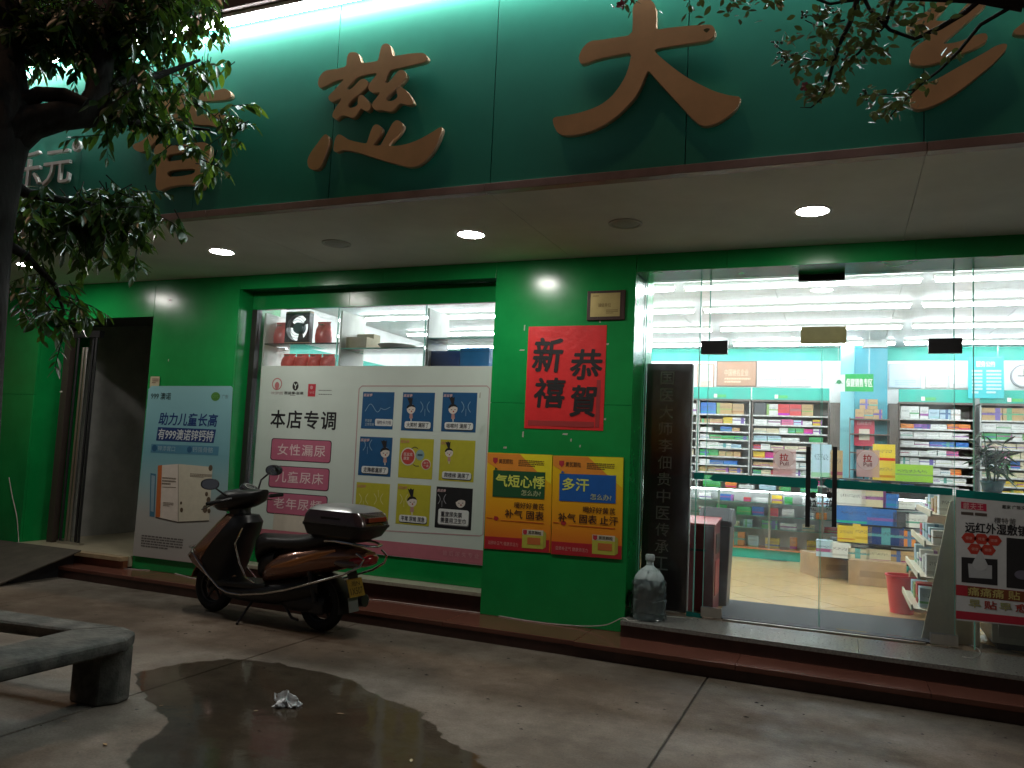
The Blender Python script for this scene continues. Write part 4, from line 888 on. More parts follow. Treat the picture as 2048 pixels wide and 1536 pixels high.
# front apron: painted front shell and black inner panel
def half(zl, front):
    rings = []
    for z, xb_, xf_, hw in zl:
        xm_ = xb_*.55+xf_*.45; r = []
        n = 12
        if front:
            for k in range(n+1):
                a = math.pi*k/n; r.append((xm_+(xf_-xm_)*math.sin(a)**.75, hw*math.cos(a), z))
            r += [(xm_-.004, -hw*.94, z), (xm_-.004, hw*.94, z)]
        else:
            for k in range(n+1):
                a = math.pi*k/n; r.append((xm_-(xm_-xb_)*math.sin(a)**.6, hw*.985*math.cos(a), z))
            r += [(xm_+.004, -hw*.92, z), (xm_+.004, hw*.92, z)]
        rings.append(r)
    return MB().loft(rings)
ZL = [(.29, 1.05, 1.18, .15), (.36, 1.03, 1.30, .19), (.44, .99, 1.47, .22), (.50, .96, 1.55, .225), (.58, .93, 1.47, .225), (.66, .90, 1.37, .22), (.75, .85, 1.28, .20), (.84, .81, 1.20, .165), (.90, .84, 1.14, .12)]
so_('front_apron', half(ZL, True), BODYP); so_('inner_panel', half(ZL, False), BLACKP)
so_('steering_column', MB().loft([ringz(z, x, hw, hd) for z, x, hw, hd in ((.86, 1.0, .09, .11), (.93, 1.03, .075, .09), (.99, 1.05, .09, .11))]), BLACKP)
# handlebar cover, turned a little
hbm = MB().loft([ringx(x, zc_, hw, hh, e=2.3) for x, zc_, hw, hh in ((.74, 1.115, .05, .02), (.80, 1.07, .11, .06), (.90, 1.05, .15, .085), (1.02, 1.03, .16, .10), (1.14, 1.01, .15, .10), (1.24, .985, .11, .075), (1.30, .965, .05, .03))])
HC = so_('handlebar_cover', hbm, BLACKP)
dn = Vector((-.45, .05, .9)).normalized(); dc = Vector((.93, 0, 1.135))
so_('instrument_panel', MB().lathe([(.0, .016), (.06, .016), (.078, .010), (.085, -.02)], dc, 28, dn), mat('instrument_face', (.03, .03, .035), .15, coat=.5), HC)
so_('dial_ring', MB().lathe([(.040, .0175), (.046, .0175), (.046, .021), (.040, .021), (.040, .0175)], dc, 28, dn, cap=False), CHROME, HC)
so_('headlight', MB().loft([ringx(x, zc_, hw, hh, e=2.2) for x, zc_, hw, hh in ((1.255, .985, .10, .062), (1.305, .972, .075, .045), (1.325, .965, .03, .02))]), mat('lamp_lens', (.5, .5, .5), .08, coat=1), HC)
for s_, gx, gz in ((1, 1.06, .995), (-1, .86, 1.075)):
    ro = Vector((.98, s_*.13, 1.045)); en = Vector((gx, s_*.36, gz)); d = (en-ro)
    so_('handlebar', MB().tube([ro, ro+d*.5], .012, 8), BLACKM); so_('grip', MB().tube([ro+d*.5, ro+d*.55, ro+d*.98, en], [.014, .0175, .0175, .014], 10), RUBBER)
    so_('brake_lever', MB().tube([ro+d*.35+Vector((.03, 0, -.01)), ro+d*.55+Vector((.075, 0, -.035)), ro+d*.95+Vector((.07, 0, -.055))], [.008, .007, .006], 6), CHROME)
for s_, c, base in ((1, Vector((1.10, .30, 1.165)), Vector((1.02, .17, 1.06))), (-1, Vector((.91, -.27, 1.30)), Vector((.99, -.16, 1.09)))):
    mid = base.lerp(c, .45)+Vector((.05, 0, .02)); so_('mirror_stem', MB().tube([base, mid, c+Vector((.045, 0, -.02))], [.010, .008, .010], 8), BLACKP)
    nn = Vector((-.80, .56, .16)).normalized(); aa = nn.cross(Vector((0, 0, 1))).normalized(); bb = aa.cross(nn)
    shp = lambda q, off: [c+nn*off+(aa*math.cos(t)*.078+bb*math.copysign(abs(math.sin(t))**.8, math.sin(t))*.05)*q for t in [2*math.pi*k/24 for k in range(24)]]
    mh = so_('mirror', MB().loft([shp(.35, -.04), shp(.85, -.028), shp(1.0, -.004), shp(1.0, .006), shp(.9, .008)]), BLACKP)
    so_('mirror_glass', MB().add(shp(.88, .0095), [tuple(range(24))]), mat('mirror_glass', (.8, .8, .8), .03, metal=1), mh)
# floor, belly and chrome guard rails
so_('floorboard', MB().extr([(.50, -.16, .29), (1.10, -.16, .27), (1.10, -.16, .315), (.50, -.16, .345)], (0, .32, 0)), BLACKP, bevel=.015)
so_('belly_cover', MB().loft([ringx(x, zc_, hw, hh) for x, zc_, hw, hh in ((1.10, .23, .10, .05), (.95, .22, .14, .065), (.70, .24, .17, .085), (.40, .28, .18, .11), (.15, .33, .17, .11), (-.05, .38, .13, .08))]), BLACKP)
for s_ in (1, -1):
    pts = [(1.46, .10), (1.40, .56), (1.33, .545), (1.22, .45), (1.10, .36), (.97, .275), (.86, .245), (.70, .245), (.45, .285), (.20, .345), (-.10, .44), (-.36, .525), (-.50, .60), (-.53, .66), (-.46, .70)]
    P = [Vector((1.42, s_*.12, .59)), Vector((1.40, s_*.17, .57))]+[Vector((x, s_*(.235 if x > -.2 else .235-.25*(-.2-x)), z)) for x, z in pts[2:]]
    so_('guard_rail', MB().tube(P, .0095, 8), CHROME)
so_('bumper', MB().tube([(1.40, .17, .575), (1.52, .10, .565), (1.56, 0, .56), (1.52, -.10, .565), (1.40, -.17, .575)], .012, 8), CHROME)
so_('inner_trim', MB().tube([(.80, .17, .80), (.86, .19, .66), (.80, .18, .50), (.72, .17, .38), (.62, .16, .345)], .007, 6), CHROME)
# body under the seat
TB = [(.60, .40, .10, .07), (.52, .45, .16, .10), (.38, .51, .185, .13), (.20, .555, .185, .135), (.0, .60, .175, .125), (-.20, .635, .155, .105), (-.36, .655, .12, .075), (-.48, .665, .07, .04)]
so_('tail_body', MB().loft([ringx(x, zc_, hw, hh, e=2.3) for x, zc_, hw, hh in TB]), BODYP)
so_('body_flash', MB().loft([ringx(x, zc_, hw, hh, n=12, yo=yo) for x, zc_, hw, hh, yo in ((.42, .50, .006, .008, .183), (.2, .56, .008, .030, .183), (-.05, .645, .008, .032, .166), (-.22, .70, .006, .010, .136))]), mat('orange_flash', (.50, .19, .06), .22, metal=.5, coat=.8))

SEAT = [(.735, .60, .05, .12), (.71, .63, .10, .125), (.62, .675, .135, .085), (.48, .70, .15, .065), (.32, .705, .155, .068), (.15, .72, .155, .078), (.0, .755, .145, .075), (-.10, .775, .12, .055), (-.16, .78, .08, .03)]
so_('seat', MB().loft([ringx(x, zc_, hw, hh, e=2.4) for x, zc_, hw, hh in SEAT]), SEATM)
so_('seat_skirt', MB().loft([ringx(x, zc_, hw, hh, e=2.4) for x, zc_, hw, hh in ((.70, .47, .06, .09), (.66, .47, .10, .10), (.58, .50, .13, .10), (.45, .57, .14, .08))]), BLACKP)
so_('tail_lamp', MB().loft([ringx(x, zc_, hw, hh, e=2.4) for x, zc_, hw, hh in ((-.37, .615, .145, .045), (-.44, .625, .12, .05), (-.50, .64, .08, .04), (-.52, .65, .04, .02))]), mat('red_lens', (.28, .012, .018), .12, coat=1))
for s_ in (1, -1): so_('turn_signal', MB().loft([ringx(x, .60, hw, hh, n=12, yo=s_*.125) for x, hw, hh in ((-.22, .02, .02), (-.30, .045, .032), (-.40, .04, .03), (-.44, .015, .012))]), mat('smoked_lens', (.10, .06, .05), .1, coat=1))
# rack and top box
for s_ in (1, -1): so_('rack_rail', MB().tube([(.02, s_*.10, .76), (-.20, s_*.13, .775), (-.42, s_*.13, .765), (-.52, s_*.08, .755), (-.54, 0, .75)], .011, 8), CHROME)
so_('rack_plate', MB().box(-.40, .0, -.11, .11, .772, .785), BLACKM, bevel=.003)
def rr4(z, x0, x1, hw, r, n=5):
    p = []
    for cx, cyy, a0 in ((x0-r, hw-r, 0), (x1+r, hw-r, 90), (x1+r, -hw+r, 180), (x0-r, -hw+r, 270)):
        for k in range(n): a = R(a0+k*90/(n-1)); p.append((cx+r*math.cos(a), cyy+r*math.sin(a), z))
    return p
TBX = so_('top_box', MB().loft([rr4(z, a, b_, hw, r) for z, a, b_, hw, r in ((.787, .03, -.40, .13, .06), (.82, .09, -.47, .19, .07), (.88, .11, -.51, .205, .07), (.895, .115, -.52, .21, .07))]), BLACKP)
so_('box_rim', MB().loft([rr4(z, .122, -.528, .217, .075) for z in (.8955, .915)]), BLACKP, TBX)
so_('box_lid', MB().loft([rr4(z, a, b_, hw, r) for z, a, b_, hw, r in ((.9155, .115, -.52, .21, .07), (.98, .105, -.50, .20, .065), (1.02, .08, -.46, .185, .06))]), mat('lid_brown', (.035, .016, .015), .25, coat=.6), TBX)
so_('lid_top', MB().loft([rr4(z, a, b_, hw, r) for z, a, b_, hw, r in ((1.0205, .08, -.46, .185, .06), (1.055, .03, -.40, .15, .06), (1.068, -.03, -.34, .10, .05))]), mat('lid_silver', (.36, .37, .37), .28, metal=.6), TBX)
so_('box_reflector', MB().box(-.5285, -.505, -.12, .12, .945, .985), mat('red_reflector', (.12, .01, .012), .2, coat=1), TBX, bevel=.004)
so_('lid_vent', MB().box(-.30, -.10, .1955, .205, .955, .972), BLACKP, TBX)
# engine, suspension, rear fender, plate, stand
so_('engine', MB().loft([ringx(x, zc_, hw, hh, yo=.03) for x, zc_, hw, hh in ((.42, .26, .09, .07), (.25, .24, .11, .095), (.05, .235, .10, .09), (-.10, .235, .07, .07))]), mat('engine_grey', (.035, .035, .036), .5, metal=.4, var=.2))
so_('swing_arm', MB().box(-.10, .30, .075, .115, .16, .25), mat('arm_grey', (.04, .04, .04), .5, metal=.4), bevel=.015)
so_('shock_absorber', MB().tube([(-.03, .12, .26), (.06, .12, .52)], .024, 10), BLACKM)
so_('muffler', MB().tube([(.30, -.14, .20), (.10, -.16, .22), (-.32, -.17, .27)], [.02, .05, .055], 12), mat('muffler_steel', (.10, .10, .10), .35, metal=.8))
rf = []
for a in range(35, 196, 12):
    q = R(a); rf.append([(.0+rr*math.cos(q), y, .228+rr*math.sin(q)) for rr, y in ((.255, -.085), (.268, -.03), (.268, .03), (.255, .085), (.248, .085), (.258, .03), (.258, -.03), (.248, -.085))])
so_('rear_fender', MB().loft(rf), BLACKP)
pn = Vector((-.92, .0, .32)).normalized(); pu = Vector((.32, 0, .92)).normalized(); pc = Vector((-.345, 0, .40)); pr_ = Vector((0, -1, 0))
LP = so_('licence_plate', MB().obox(pc, pr_, pu, pn, .095, .075, .003), mat('yellow_plate', (.42, .27, .035), .4, var=.15))
def loc_text(body, cu, cv, w_, h_, parent, m):
    v, f = glyphs(body, 0); return so_('plate_character', MB().add([pc+pn*.0045+pr_*(cu+(a-.5)*w_)+pu*(cv+(b-.5)*h_) for a, b in v], f), m, parent)
loc_text('湘N', 0, .034, .11, .045, LP, ink((.02, .015, .01))); loc_text('1X507', 0, -.028, .155, .055, LP, ink((.02, .015, .01)))
so_('plate_holder', MB().obox(pc-pn*.009+pu*.04, pr_, pu, pn, .06, .10, .004), BLACKP)
so_('mud_flap', MB().obox((-.33, 0, .26), (0, 1, 0), (.2, 0, .98), (.98, 0, -.2), .06, .06, .004), mat('clear_flap', (.25, .26, .25), .3), bevel=.002)
so_('side_stand', MB().tube([(.66, .12, .20), (.70, .24, .02), (.68, .27, .008)], [.012, .010, .012], 8), BLACKM)
for s_ in (1, -1): so_('centre_stand', MB().tube([(.34, s_*.08, .18), (.20, s_*.13, .10), (.12, s_*.15, .10)], .012, 8), BLACKM)
# ================================================================== SHOP INTERIOR
def box_print():
    m = bpy.data.materials.new('carton_print'); m.use_nodes = True; n = m.node_tree.nodes; l = m.node_tree.links; b = n['Principled BSDF']; b.inputs['Roughness'].default_value = .38
    oi = n.new('ShaderNodeObjectInfo'); tc = n.new('ShaderNodeTexCoord'); sp = n.new('ShaderNodeSeparateXYZ'); l.new(tc.outputs['Generated'], sp.inputs[0])
    def math_(op, a, b_=None):
        q = n.new('ShaderNodeMath'); q.operation = op
        for i, s in enumerate((a, b_)):
            if s is None: continue
            if isinstance(s, (int, float)): q.inputs[i].default_value = s
            else: l.new(s, q.inputs[i])
        return q.outputs[0]
    rnd = oi.outputs['Random']; r2 = math_('FRACT', math_('MULTIPLY', rnd, 7.31)); r3 = math_('FRACT', math_('MULTIPLY', rnd, 23.7))
    X, Z = sp.outputs[0], sp.outputs[2]
    def between(v, a, c): return math_('MULTIPLY', math_('GREATER_THAN', v, a), math_('LESS_THAN', v, c))
    band = between(Z, math_('MULTIPLY', r2, .5), math_('ADD', math_('MULTIPLY', r2, .5), math_('ADD', .06, math_('MULTIPLY', r3, .16))))
    side = between(X, math_('SUBTRACT', math_('MULTIPLY', r3, 1.5), .4), math_('SUBTRACT', math_('MULTIPLY', r3, 1.5), .15))
    hs = n.new('ShaderNodeHueSaturation'); l.new(math_('ADD', .3, math_('MULTIPLY', r2, .5)), hs.inputs[0]); hs.inputs[1].default_value = 1.2; hs.inputs[2].default_value = .75; l.new(oi.outputs['Color'], hs.inputs[4])
    hw_ = n.new('ShaderNodeCombineColor'); hw_.mode = 'HSV'; l.new(r3, hw_.inputs[0]); hw_.inputs[1].default_value = .72; hw_.inputs[2].default_value = .35
    def mixc(f, a, c):
        q = n.new('ShaderNodeMix'); q.data_type = 'RGBA'
        if isinstance(f, (int, float)): q.inputs[0].default_value = f
        else: l.new(f, q.inputs[0])
        l.new(a, q.inputs[6]); l.new(c, q.inputs[7]); return q.outputs[2]
    acc = mixc(math_('GREATER_THAN', r2, .4), hs.outputs[0], hw_.outputs[0])
    c1 = mixc(band, oi.outputs['Color'], acc); c2 = mixc(math_('MULTIPLY', side, math_('GREATER_THAN', r2, .75)), c1, acc)
    nz = n.new('ShaderNodeTexNoise'); nz.noise_dimensions = '2D'; nz.inputs['Scale'].default_value = 30; nz.inputs['Detail'].default_value = 2
    cb = n.new('ShaderNodeCombineXYZ'); l.new(math_('ADD', X, math_('MULTIPLY', rnd, 50)), cb.inputs[0]); l.new(math_('MULTIPLY', Z, .45), cb.inputs[1]); l.new(cb.outputs[0], nz.inputs[0])
    txt = math_('MULTIPLY', math_('GREATER_THAN', nz.outputs[0], .55), math_('MULTIPLY', between(Z, .52, .70), between(X, .14, .86)))
    dk = n.new('ShaderNodeRGB'); dk.outputs[0].default_value = (.05, .05, .09, 1)
    c3 = mixc(math_('MULTIPLY', txt, .75), c2, dk.outputs[0]); l.new(c3, b.inputs['Base Color']); return m
BOXM = box_print()
_ub = mesh_of('carton', MB().box(-.5, .5, -.5, .5, 0, 1), BOXM)
PAL = {'white': (.78, .78, .76), 'pale blue': (.45, .62, .74), 'yellow': (.72, .50, .04), 'red': (.55, .035, .04), 'orange': (.68, .22, .04), 'blue': (.03, .14, .45), 'green': (.06, .38, .12),
       'pink': (.68, .16, .34), 'purple': (.28, .10, .42), 'tan': (.46, .30, .14), 'dark': (.05, .05, .06), 'navy': (.015, .04, .16), 'lime': (.32, .55, .05), 'cream': (.66, .58, .40), 'magenta': (.58, .03, .22)}
def carton(x, y, z, w_, d, h, col, label, rz=0, group='medicine boxes', cat='box', name='medicine_box'):
    o = bpy.data.objects.new(name, _ub); COL.objects.link(o); o.location = (x, y, z); o.scale = (w_, d, h); o.rotation_euler = (0, 0, rz)
    c = PAL[col]; k = rb2.uniform(.88, 1.08); o.color = (min(1, c[0]*k), min(1, c[1]*k), min(1, c[2]*k), 1); return tag(o, label, cat, group)
rb2 = random.Random(44)
YS = 13.0
PRM = mat('price_rail', (.74, .75, .74), .4, col2=(.45, .42, .40), vscale=22, stretch=(1, 1, .1)); SHM = mat('shelf_board', (.48, .48, .46), .4); SHB = mat('shelf_back', (.40, .38, .35), .6)
shv = [831, 850, 866.5, 883, 900, 918, 935, 951, 968]
ZR = [onY(1580, v, YS).z for v in shv]; ZTOP = onY(1580, 804, YS).z; ZH = onY(1580, 776, YS).z
cabs = [('left', -3.35, onY(1392, 860, YS).x+.02, 'wooden board'), ('tall left', onY(1392, 860, YS).x+.03, onY(1500, 860, YS).x, ''), ('middle', onY(1503, 860, YS).x, onY(1658, 860, YS).x, ''), ('right', onY(1797, 860, YS).x, onY(1950, 860, YS).x, ''), ('far right', onY(1960, 860, YS).x, 2.9, '')]
cabn = ['cabinet left of the wooden board', 'cabinet behind the left door leaf', 'middle back cabinet', 'cabinet right of the blue column', 'far right back cabinet']
weights = [['white']*6+['pale blue', 'green', 'cream'], ['white']*5+['yellow', 'tan', 'orange', 'blue', 'green', 'purple', 'pale blue'], ['white']*4+['red', 'yellow', 'pink', 'cream', 'pale blue', 'magenta', 'green', 'tan'], ['white']*8+['pale blue', 'orange', 'purple', 'pink', 'blue'], ['white']*3+['tan', 'yellow', 'yellow', 'cream', 'pink', 'blue', 'green']]
toprow = {1: ['blue', 'tan', 'tan', 'white', 'yellow', 'yellow', 'orange', 'tan'], 2: ['dark', 'white', 'red', 'red', 'tan', 'orange', 'dark', 'yellow'], 4: ['tan', 'tan', 'tan', 'tan', 'tan', 'tan']}
for ci_, (nm, a, b, _) in enumerate(cabs):
    K = thing('medicine_cabinet', ((a+b)/2, YS+.2, ZF), 'open shelf unit packed with boxes, %s' % cabn[ci_], 'cabinet', 'back wall cabinets')
    obj('back_panel', bx(a, b, 13.40, 13.43, ZF+.001, ZTOP), SHB, K)
    for x in (a, b-.018): obj('side_panel', bx(x, x+.018, YS, 13.399, ZF+.001, ZTOP), GREYWOOD if ci_ in (2, 3) else SHM, K)
    obj('top_board', bx(a, b, YS-.01, 13.43, ZTOP+.001, ZTOP+.03), GREYWOOD, K)
    hd = obj('header', bx(a, b, YS-.012, YS+.02, ZTOP+.031, ZH), TEAL, K)
    hx = a+(b-a)*.3; obj('header_label', bx(hx, hx+.05, YS-.016, YS-.0125, ZTOP+.05, ZTOP+.11), WHITEP, hd); obj('header_label', bx(hx+.055, hx+.19, YS-.016, YS-.0125, ZTOP+.055, ZTOP+.10), mat('label_green', (.08, .40, .12), .5), hd)
    for r_, z in enumerate(ZR):
        obj('shelf_board', bx(a+.0185, b-.0185, YS+.004, 13.398, z-.018, z), SHM, K)
        obj('price_rail', bx(a+.02, b-.02, YS-.003, YS+.0035, z-.022, z-.001), PRM, K)
        x = a+.03; n = 0; hmax = (ZR[r_-1]-.018-z if r_ else ZTOP-z)-.012
        while True:
            run = rb2.choice((1, 1, 2, 2, 3)); cc = rb2.choice(weights[ci_]); w_ = rb2.uniform(.10, .21); h = hmax*rb2.uniform(.55, .95)
            if r_ == 0 and ci_ in toprow: cc = None; w_ = rb2.uniform(.16, .26); h = hmax*rb2.uniform(.85, .98)
            stop = False
            for q in range(run):
                if x+w_ > b-.025: stop = True; break
                if rb2.random() < .05: x += w_*.7; continue
                c2 = cc or toprow[ci_][min(n, len(toprow[ci_])-1)]
                carton(x+w_/2, YS+.02+.10+rb2.uniform(0, .02), z+.0005, w_, .16, h, c2, '%s medicine box, %s from left on %s shelf, %s' % (c2, ordn(n), ordn(r_), cabn[ci_]), group='medicine boxes on the back shelves'); n += 1
                x += w_+rb2.uniform(.002, .012)
            if stop or x > b-.13: break
for u0, u1 in ((1659, 1681), (1776, 1796)):
    xa_, xb_ = onY(u0, 880, YS).x, onY(u1, 880, YS).x
    tag(obj('wooden_post', bx(xa_+.002, xb_-.002, YS-.03, YS+.3, ZF, ZTOP), GREYWOOD, bevel=.004, origin=((xa_+xb_)/2, YS, ZF)), 'grey brown wooden post %s the blue column' % ('left of' if u0 < 1700 else 'right of'), 'post', 'cabinet posts')
# blue column with a pale side panel and shelves of stock at its foot
cx0, cx1 = onY(1709, 760, 12.75).x, onY(1775, 760, 12.75).x
CL = thing('blue_column', ((cx0+cx1)/2, 12.8, ZF), 'blue teal column between the back cabinets', 'column')
obj('shaft', bx(cx0, cx1, 12.75, 12.95, ZF, ZC-.003), TEALB, CL, bevel=.004)
sx0 = onY(1681, 760, 12.85).x; obj('side_panel', bx(sx0, cx0-.002, 12.85, 12.95, ZF, ZC-.003), mat('pale_teal', (.22, .52, .58), .5), CL)
EL = thing('emergency_light', tuple(onY(1750, 695, 12.70)), 'white twin head emergency light high on the blue column', 'light')
x0, x1, z0, z1 = px_rect((1725,673,1775,695), 12.70); obj('body', bx(x0, x1, 12.66, 12.749, z0, z1), WHITEP, EL, bevel=.006)
for u in (1740, 1766):
    c = onY(u, 663, 12.68); obj('lamp_head', MB().lathe([(.0, -.05), (.05, -.04), (.075, .0), (.075, .03)], c+Vector((0, .02, 0)), 20, (0, 1, 0)), mat('lamp_head_white', (.62, .66, .68), .3), EL)
    obj('lamp_face', MB().lathe([(.0, .0), (.055, .0)], c+Vector((0, -.032, 0)), 20, (0, 1, 0)), CHROME, EL)
obj('print', bx(x0+.05, x1-.08, 12.657, 12.6595, z0+.08, z0+.11), ink((.45, .5, .5)), EL)
# hanging section sign
YH = 11.3; HS = thing('hanging_sign', tuple(onY(1707, 783, YH)), 'white and green section sign hanging in front of the blue column', 'sign')
panel(HS, (1668,749,1690,783), YH, (.72, .74, .72), 'logo_panel', 0, .012); panel(HS, (1690.4,748,1747,783), YH, (.015, .38, .09), 'text_panel', 0, .012)
lettering(HS, '保健销售专区', (1692,757,1745,774), YH-.0015, (.80, .82, .80), .03); disc(HS, 1678, 764, 5, YH-.0015, (.03, .25, .10), 'logo', .9); polyp(HS, [(1670,768),(1678,759),(1686,768),(1678,765)], YH-.003, (.03, .25, .10), 'logo')
for u in (1676, 1738): 
    p = onY(u, 749, YH+.006); obj('hanging_wire', MB().tube([(p.x, YH+.006, p.z-.02), (p.x, YH+.006, ZC)], .002, 5), STEEL, HS)
# frames and papers on the back wall
Yf = YB-.016
def framed(bxp, colf, colp, label, txt=None, tc=(.1, .1, .1), cat='frame', fine=0):
    x0, x1, z0, z1 = px_rect(bxp, Yf-.015); T = thing('wall_frame', ((x0+x1)/2, Yf-.015, z0), label, cat, 'frames on the back wall')
    obj('frame', bx(x0, x1, Yf-.015, YB-.002, z0, z1), ink(colf, .35), T, bevel=.004)
    u0, v0, u1, v1 = bxp; panel(T, (u0+2, v0+2, u1-2, v1-2), Yf-.017, colp, 'print')
    if txt: lettering(T, txt, (u0+(u1-u0)*.2, v0+(v1-v0)*.32, u1-(u1-u0)*.2, v0+(v1-v0)*.58), Yf-.0185, tc, .01)
    if fine: lines_block(T, (u0+(u1-u0)*.2, v0+(v1-v0)*.66, u1-(u1-u0)*.15, v0+(v1-v0)*.9), Yf-.0185, tc, fine, seed=int(u0))
framed((1433,722,1513,773), (.16, .09, .06), (.36, .20, .13), 'brown certificate plaque with pale lettering on the back wall', '中国驰名企业', (.65, .5, .35), fine=2)
framed((1394,728,1428,780), (.42, .22, .14), (.62, .56, .50), 'narrow upright framed notice beside the brown plaque', None, fine=5, tc=(.35, .2, .15))
framed((1515,726,1560,773), (.66, .68, .68), (.72, .73, .72), 'white notice sheet right of the brown plaque', None, fine=2, tc=(.3, .3, .3))
framed((1563,725,1622,773), (.66, .68, .68), (.73, .74, .74), 'wide white notice sheet in the middle of the back wall', None, fine=2, tc=(.35, .35, .35))
framed((1777,728,1842,776), (.5, .6, .66), (.62, .74, .82), 'pale blue framed sheet right of the blue column', None, fine=3, tc=(.45, .58, .66))
framed((1851,751,1893,776), (.55, .52, .48), (.72, .72, .70), 'small white framed licence right of the pale blue sheet', None, fine=2, tc=(.5, .4, .35))
framed((1898,750,1935,777), (.6, .58, .55), (.72, .72, .72), 'small white framed licence beside the teal rules board', None, fine=2, tc=(.5, .45, .45))
x0, x1, z0, z1 = px_rect((1936,714,2008,797), 12.95)
RBd = thing('rules_board', ((x0+x1)/2, 12.95, z0), 'teal board of white printed rules on the back wall', 'board')
obj('board', bx(x0, x1, 12.95, 12.965, z0, z1), mat('rules_teal', (.03, .42, .46), .35), RBd, bevel=.004)
lettering(RBd, '服务公约', (1952,722,1990,734), 12.9485, (.7, .8, .8), .02); lines_block(RBd, (1944,740,1965,790), 12.9485, (.6, .75, .76), 7, seed=2); lines_block(RBd, (1973,740,2003,790), 12.9485, (.6, .75, .76), 7, seed=6)
for u in (1948, 1996): p = onY(u, 715, 12.957); obj('hanging_wire', MB().tube([(p.x, 12.957, p.z-.01), (p.x, 12.957, ZC)], .002, 5), STEEL, RBd)
ck = onY(2048, 752, YB-.03); CK = thing('wall_clock', tuple(ck), 'round white wall clock at the right end of the back wall', 'clock')
obj('rim', MB().lathe([(.15, -.02), (.17, -.02), (.17, .025), (.15, .025), (.15, -.02)], ck, 32, (0, 1, 0), cap=False), mat('clock_rim', (.3, .3, .32), .3), CK); obj('dial', MB().lathe([(0, 0), (.151, 0), (.151, .02)], ck, 32, (0, 1, 0)), WHITEP, CK)
obj('clock_hand', bx(ck.x-.005, ck.x+.005, ck.y-.006, ck.y-.003, ck.z, ck.z+.10).box(ck.x-.08, ck.x, ck.y-.010, ck.y-.007, ck.z-.006, ck.z+.006), BLACKM, CK)
# glass counter
ZCT = onY(1520, 979, 11.95).z
GC = thing('glass_counter', (-1.4, 12.1, ZF), 'long glass display counter with teal base in front of the back shelves', 'counter')
gx0, gx1 = -3.2, 2.4; gy0, gy1 = 11.95, 12.35
zb = onY(1500, 1094, gy0).z
obj('base', bx(gx0, gx1, gy0+.01, gy1, ZF, zb-.021), TEAL, GC); obj('plinth', bx(gx0-.01, gx1, gy0-.03, gy1, zb-.02, zb), mat('orange_ledge', (.42, .16, .06), .4), GC)
obj('back_panel', bx(gx0, gx1, gy1-.01, gy1, zb+.001, ZCT-.012), mat('counter_back', (.80, .82, .80), .5), GC)
obj('top_glass', bx(gx0, gx1, gy0, gy1, ZCT-.01, ZCT), GLASSC, GC)
obj('front_glass', bx(gx0, gx1, gy0, gy0+.006, zb+.001, ZCT-.011), GLASSC, GC)
cz = [onY(1500, v, gy0).z for v in (1004, 1030, 1055)]
for z in cz: obj('shelf_board', bx(gx0, gx1, gy0+.02, gy1-.012, z-.006, z), GLASSC, GC); obj('shelf_edge', bx(gx0, gx1, gy0+.014, gy0+.0195, z-.007, z+.001), GLASSE, GC)
obj('counter_lamp', MB().tube([(gx0+.1, gy0+.035, ZCT-.03), (gx1-.1, gy0+.035, ZCT-.03)], .009, 6), emis('counter_glow', (.9, .97, 1), 22), GC)
for x in (-2.4, -1.65, -.95, -.25, .45, 1.2): obj('counter_post', bx(x-.012, x+.012, gy0-.004, gy0-.0005, zb+.001, ZCT), STEEL, GC)
nmx = ['top', 'second', 'third', 'lowest']
for r_, z in enumerate(cz+[zb]):
    x = -1.95; n = 0; top = ([ZCT]+cz)[r_]-.02; hm = top-z
    while x < 0.0:
        w_ = rb2.uniform(.09, .22); c = rb2.choice(['white', 'white', 'white', 'pale blue', 'yellow', 'red', 'orange', 'green', 'blue', 'cream']); h = hm*rb2.uniform(.3, .75)
        carton(x+w_/2, gy0+.16, z+.0005, w_, .12, h, c, '%s medicine box, %s from left on %s counter shelf' % (c, ordn(n), nmx[r_]), group='boxes in the glass counter'); n += 1; x += w_+rb2.uniform(.01, .16)
x = -1.9; n = 0
while x < -.3:
    w_ = rb2.uniform(.12, .28); c = rb2.choice(['white', 'white', 'pale blue', 'orange', 'green', 'cream']); carton(x+w_/2, gy0+.18, ZCT+.0005, w_, .14, rb2.uniform(.04, .10), c, '%s carton, %s from left on top of the glass counter' % (c, ordn(n)), group='cartons on the glass counter'); x += w_+rb2.uniform(.02, .15); n += 1
# tiered island display
IS = thing('island_display', (.42, 10.7, ZF), 'black tiered island stand stacked with medicine boxes behind the doors', 'stand')
YI = 10.25
tz = [onY(1740, v, YI).z for v in (980, 1014, 1050, 1088, 1122)]
def octo(cx, cyy, r, z0, z1): return MB().extr([(cx+r*math.cos(R(22.5+45*k)), cyy+r*math.sin(R(22.5+45*k))*.9, z0) for k in range(8)], (0, 0, z1-z0))
for k, z in enumerate(tz): obj('tier', octo(.42, 10.75, (.46, .52, .56, .60, .66)[k], z-.02, z), BLACKM, IS)
obj('centre_post', bx(.30, .54, 10.63, 10.87, ZF, tz[0]+.5), GREYWOOD, IS)
isl = [(0, [('blue', 26, 18), ('white', 24, 16), ('blue', 18, 17), ('tan', 22, 10)], 'top'), (1, [('white', 48, 30), ('cream', 40, 30), ('blue', 26, 26), ('white', 30, 14)], 'second'), (2, [('blue', 60, 32), ('blue', 48, 30), ('dark', 26, 26), ('white', 34, 24)], 'third'), (3, [('yellow', 30, 30), ('yellow', 32, 34), ('navy', 58, 33), ('orange', 26, 28)], 'fourth'), (4, [('pale blue', 28, 30), ('white', 34, 28), ('cream', 36, 20), ('cream', 40, 22), ('tan', 26, 22), ('tan', 28, 22)], 'lowest')]
ppm = 1600/10.6
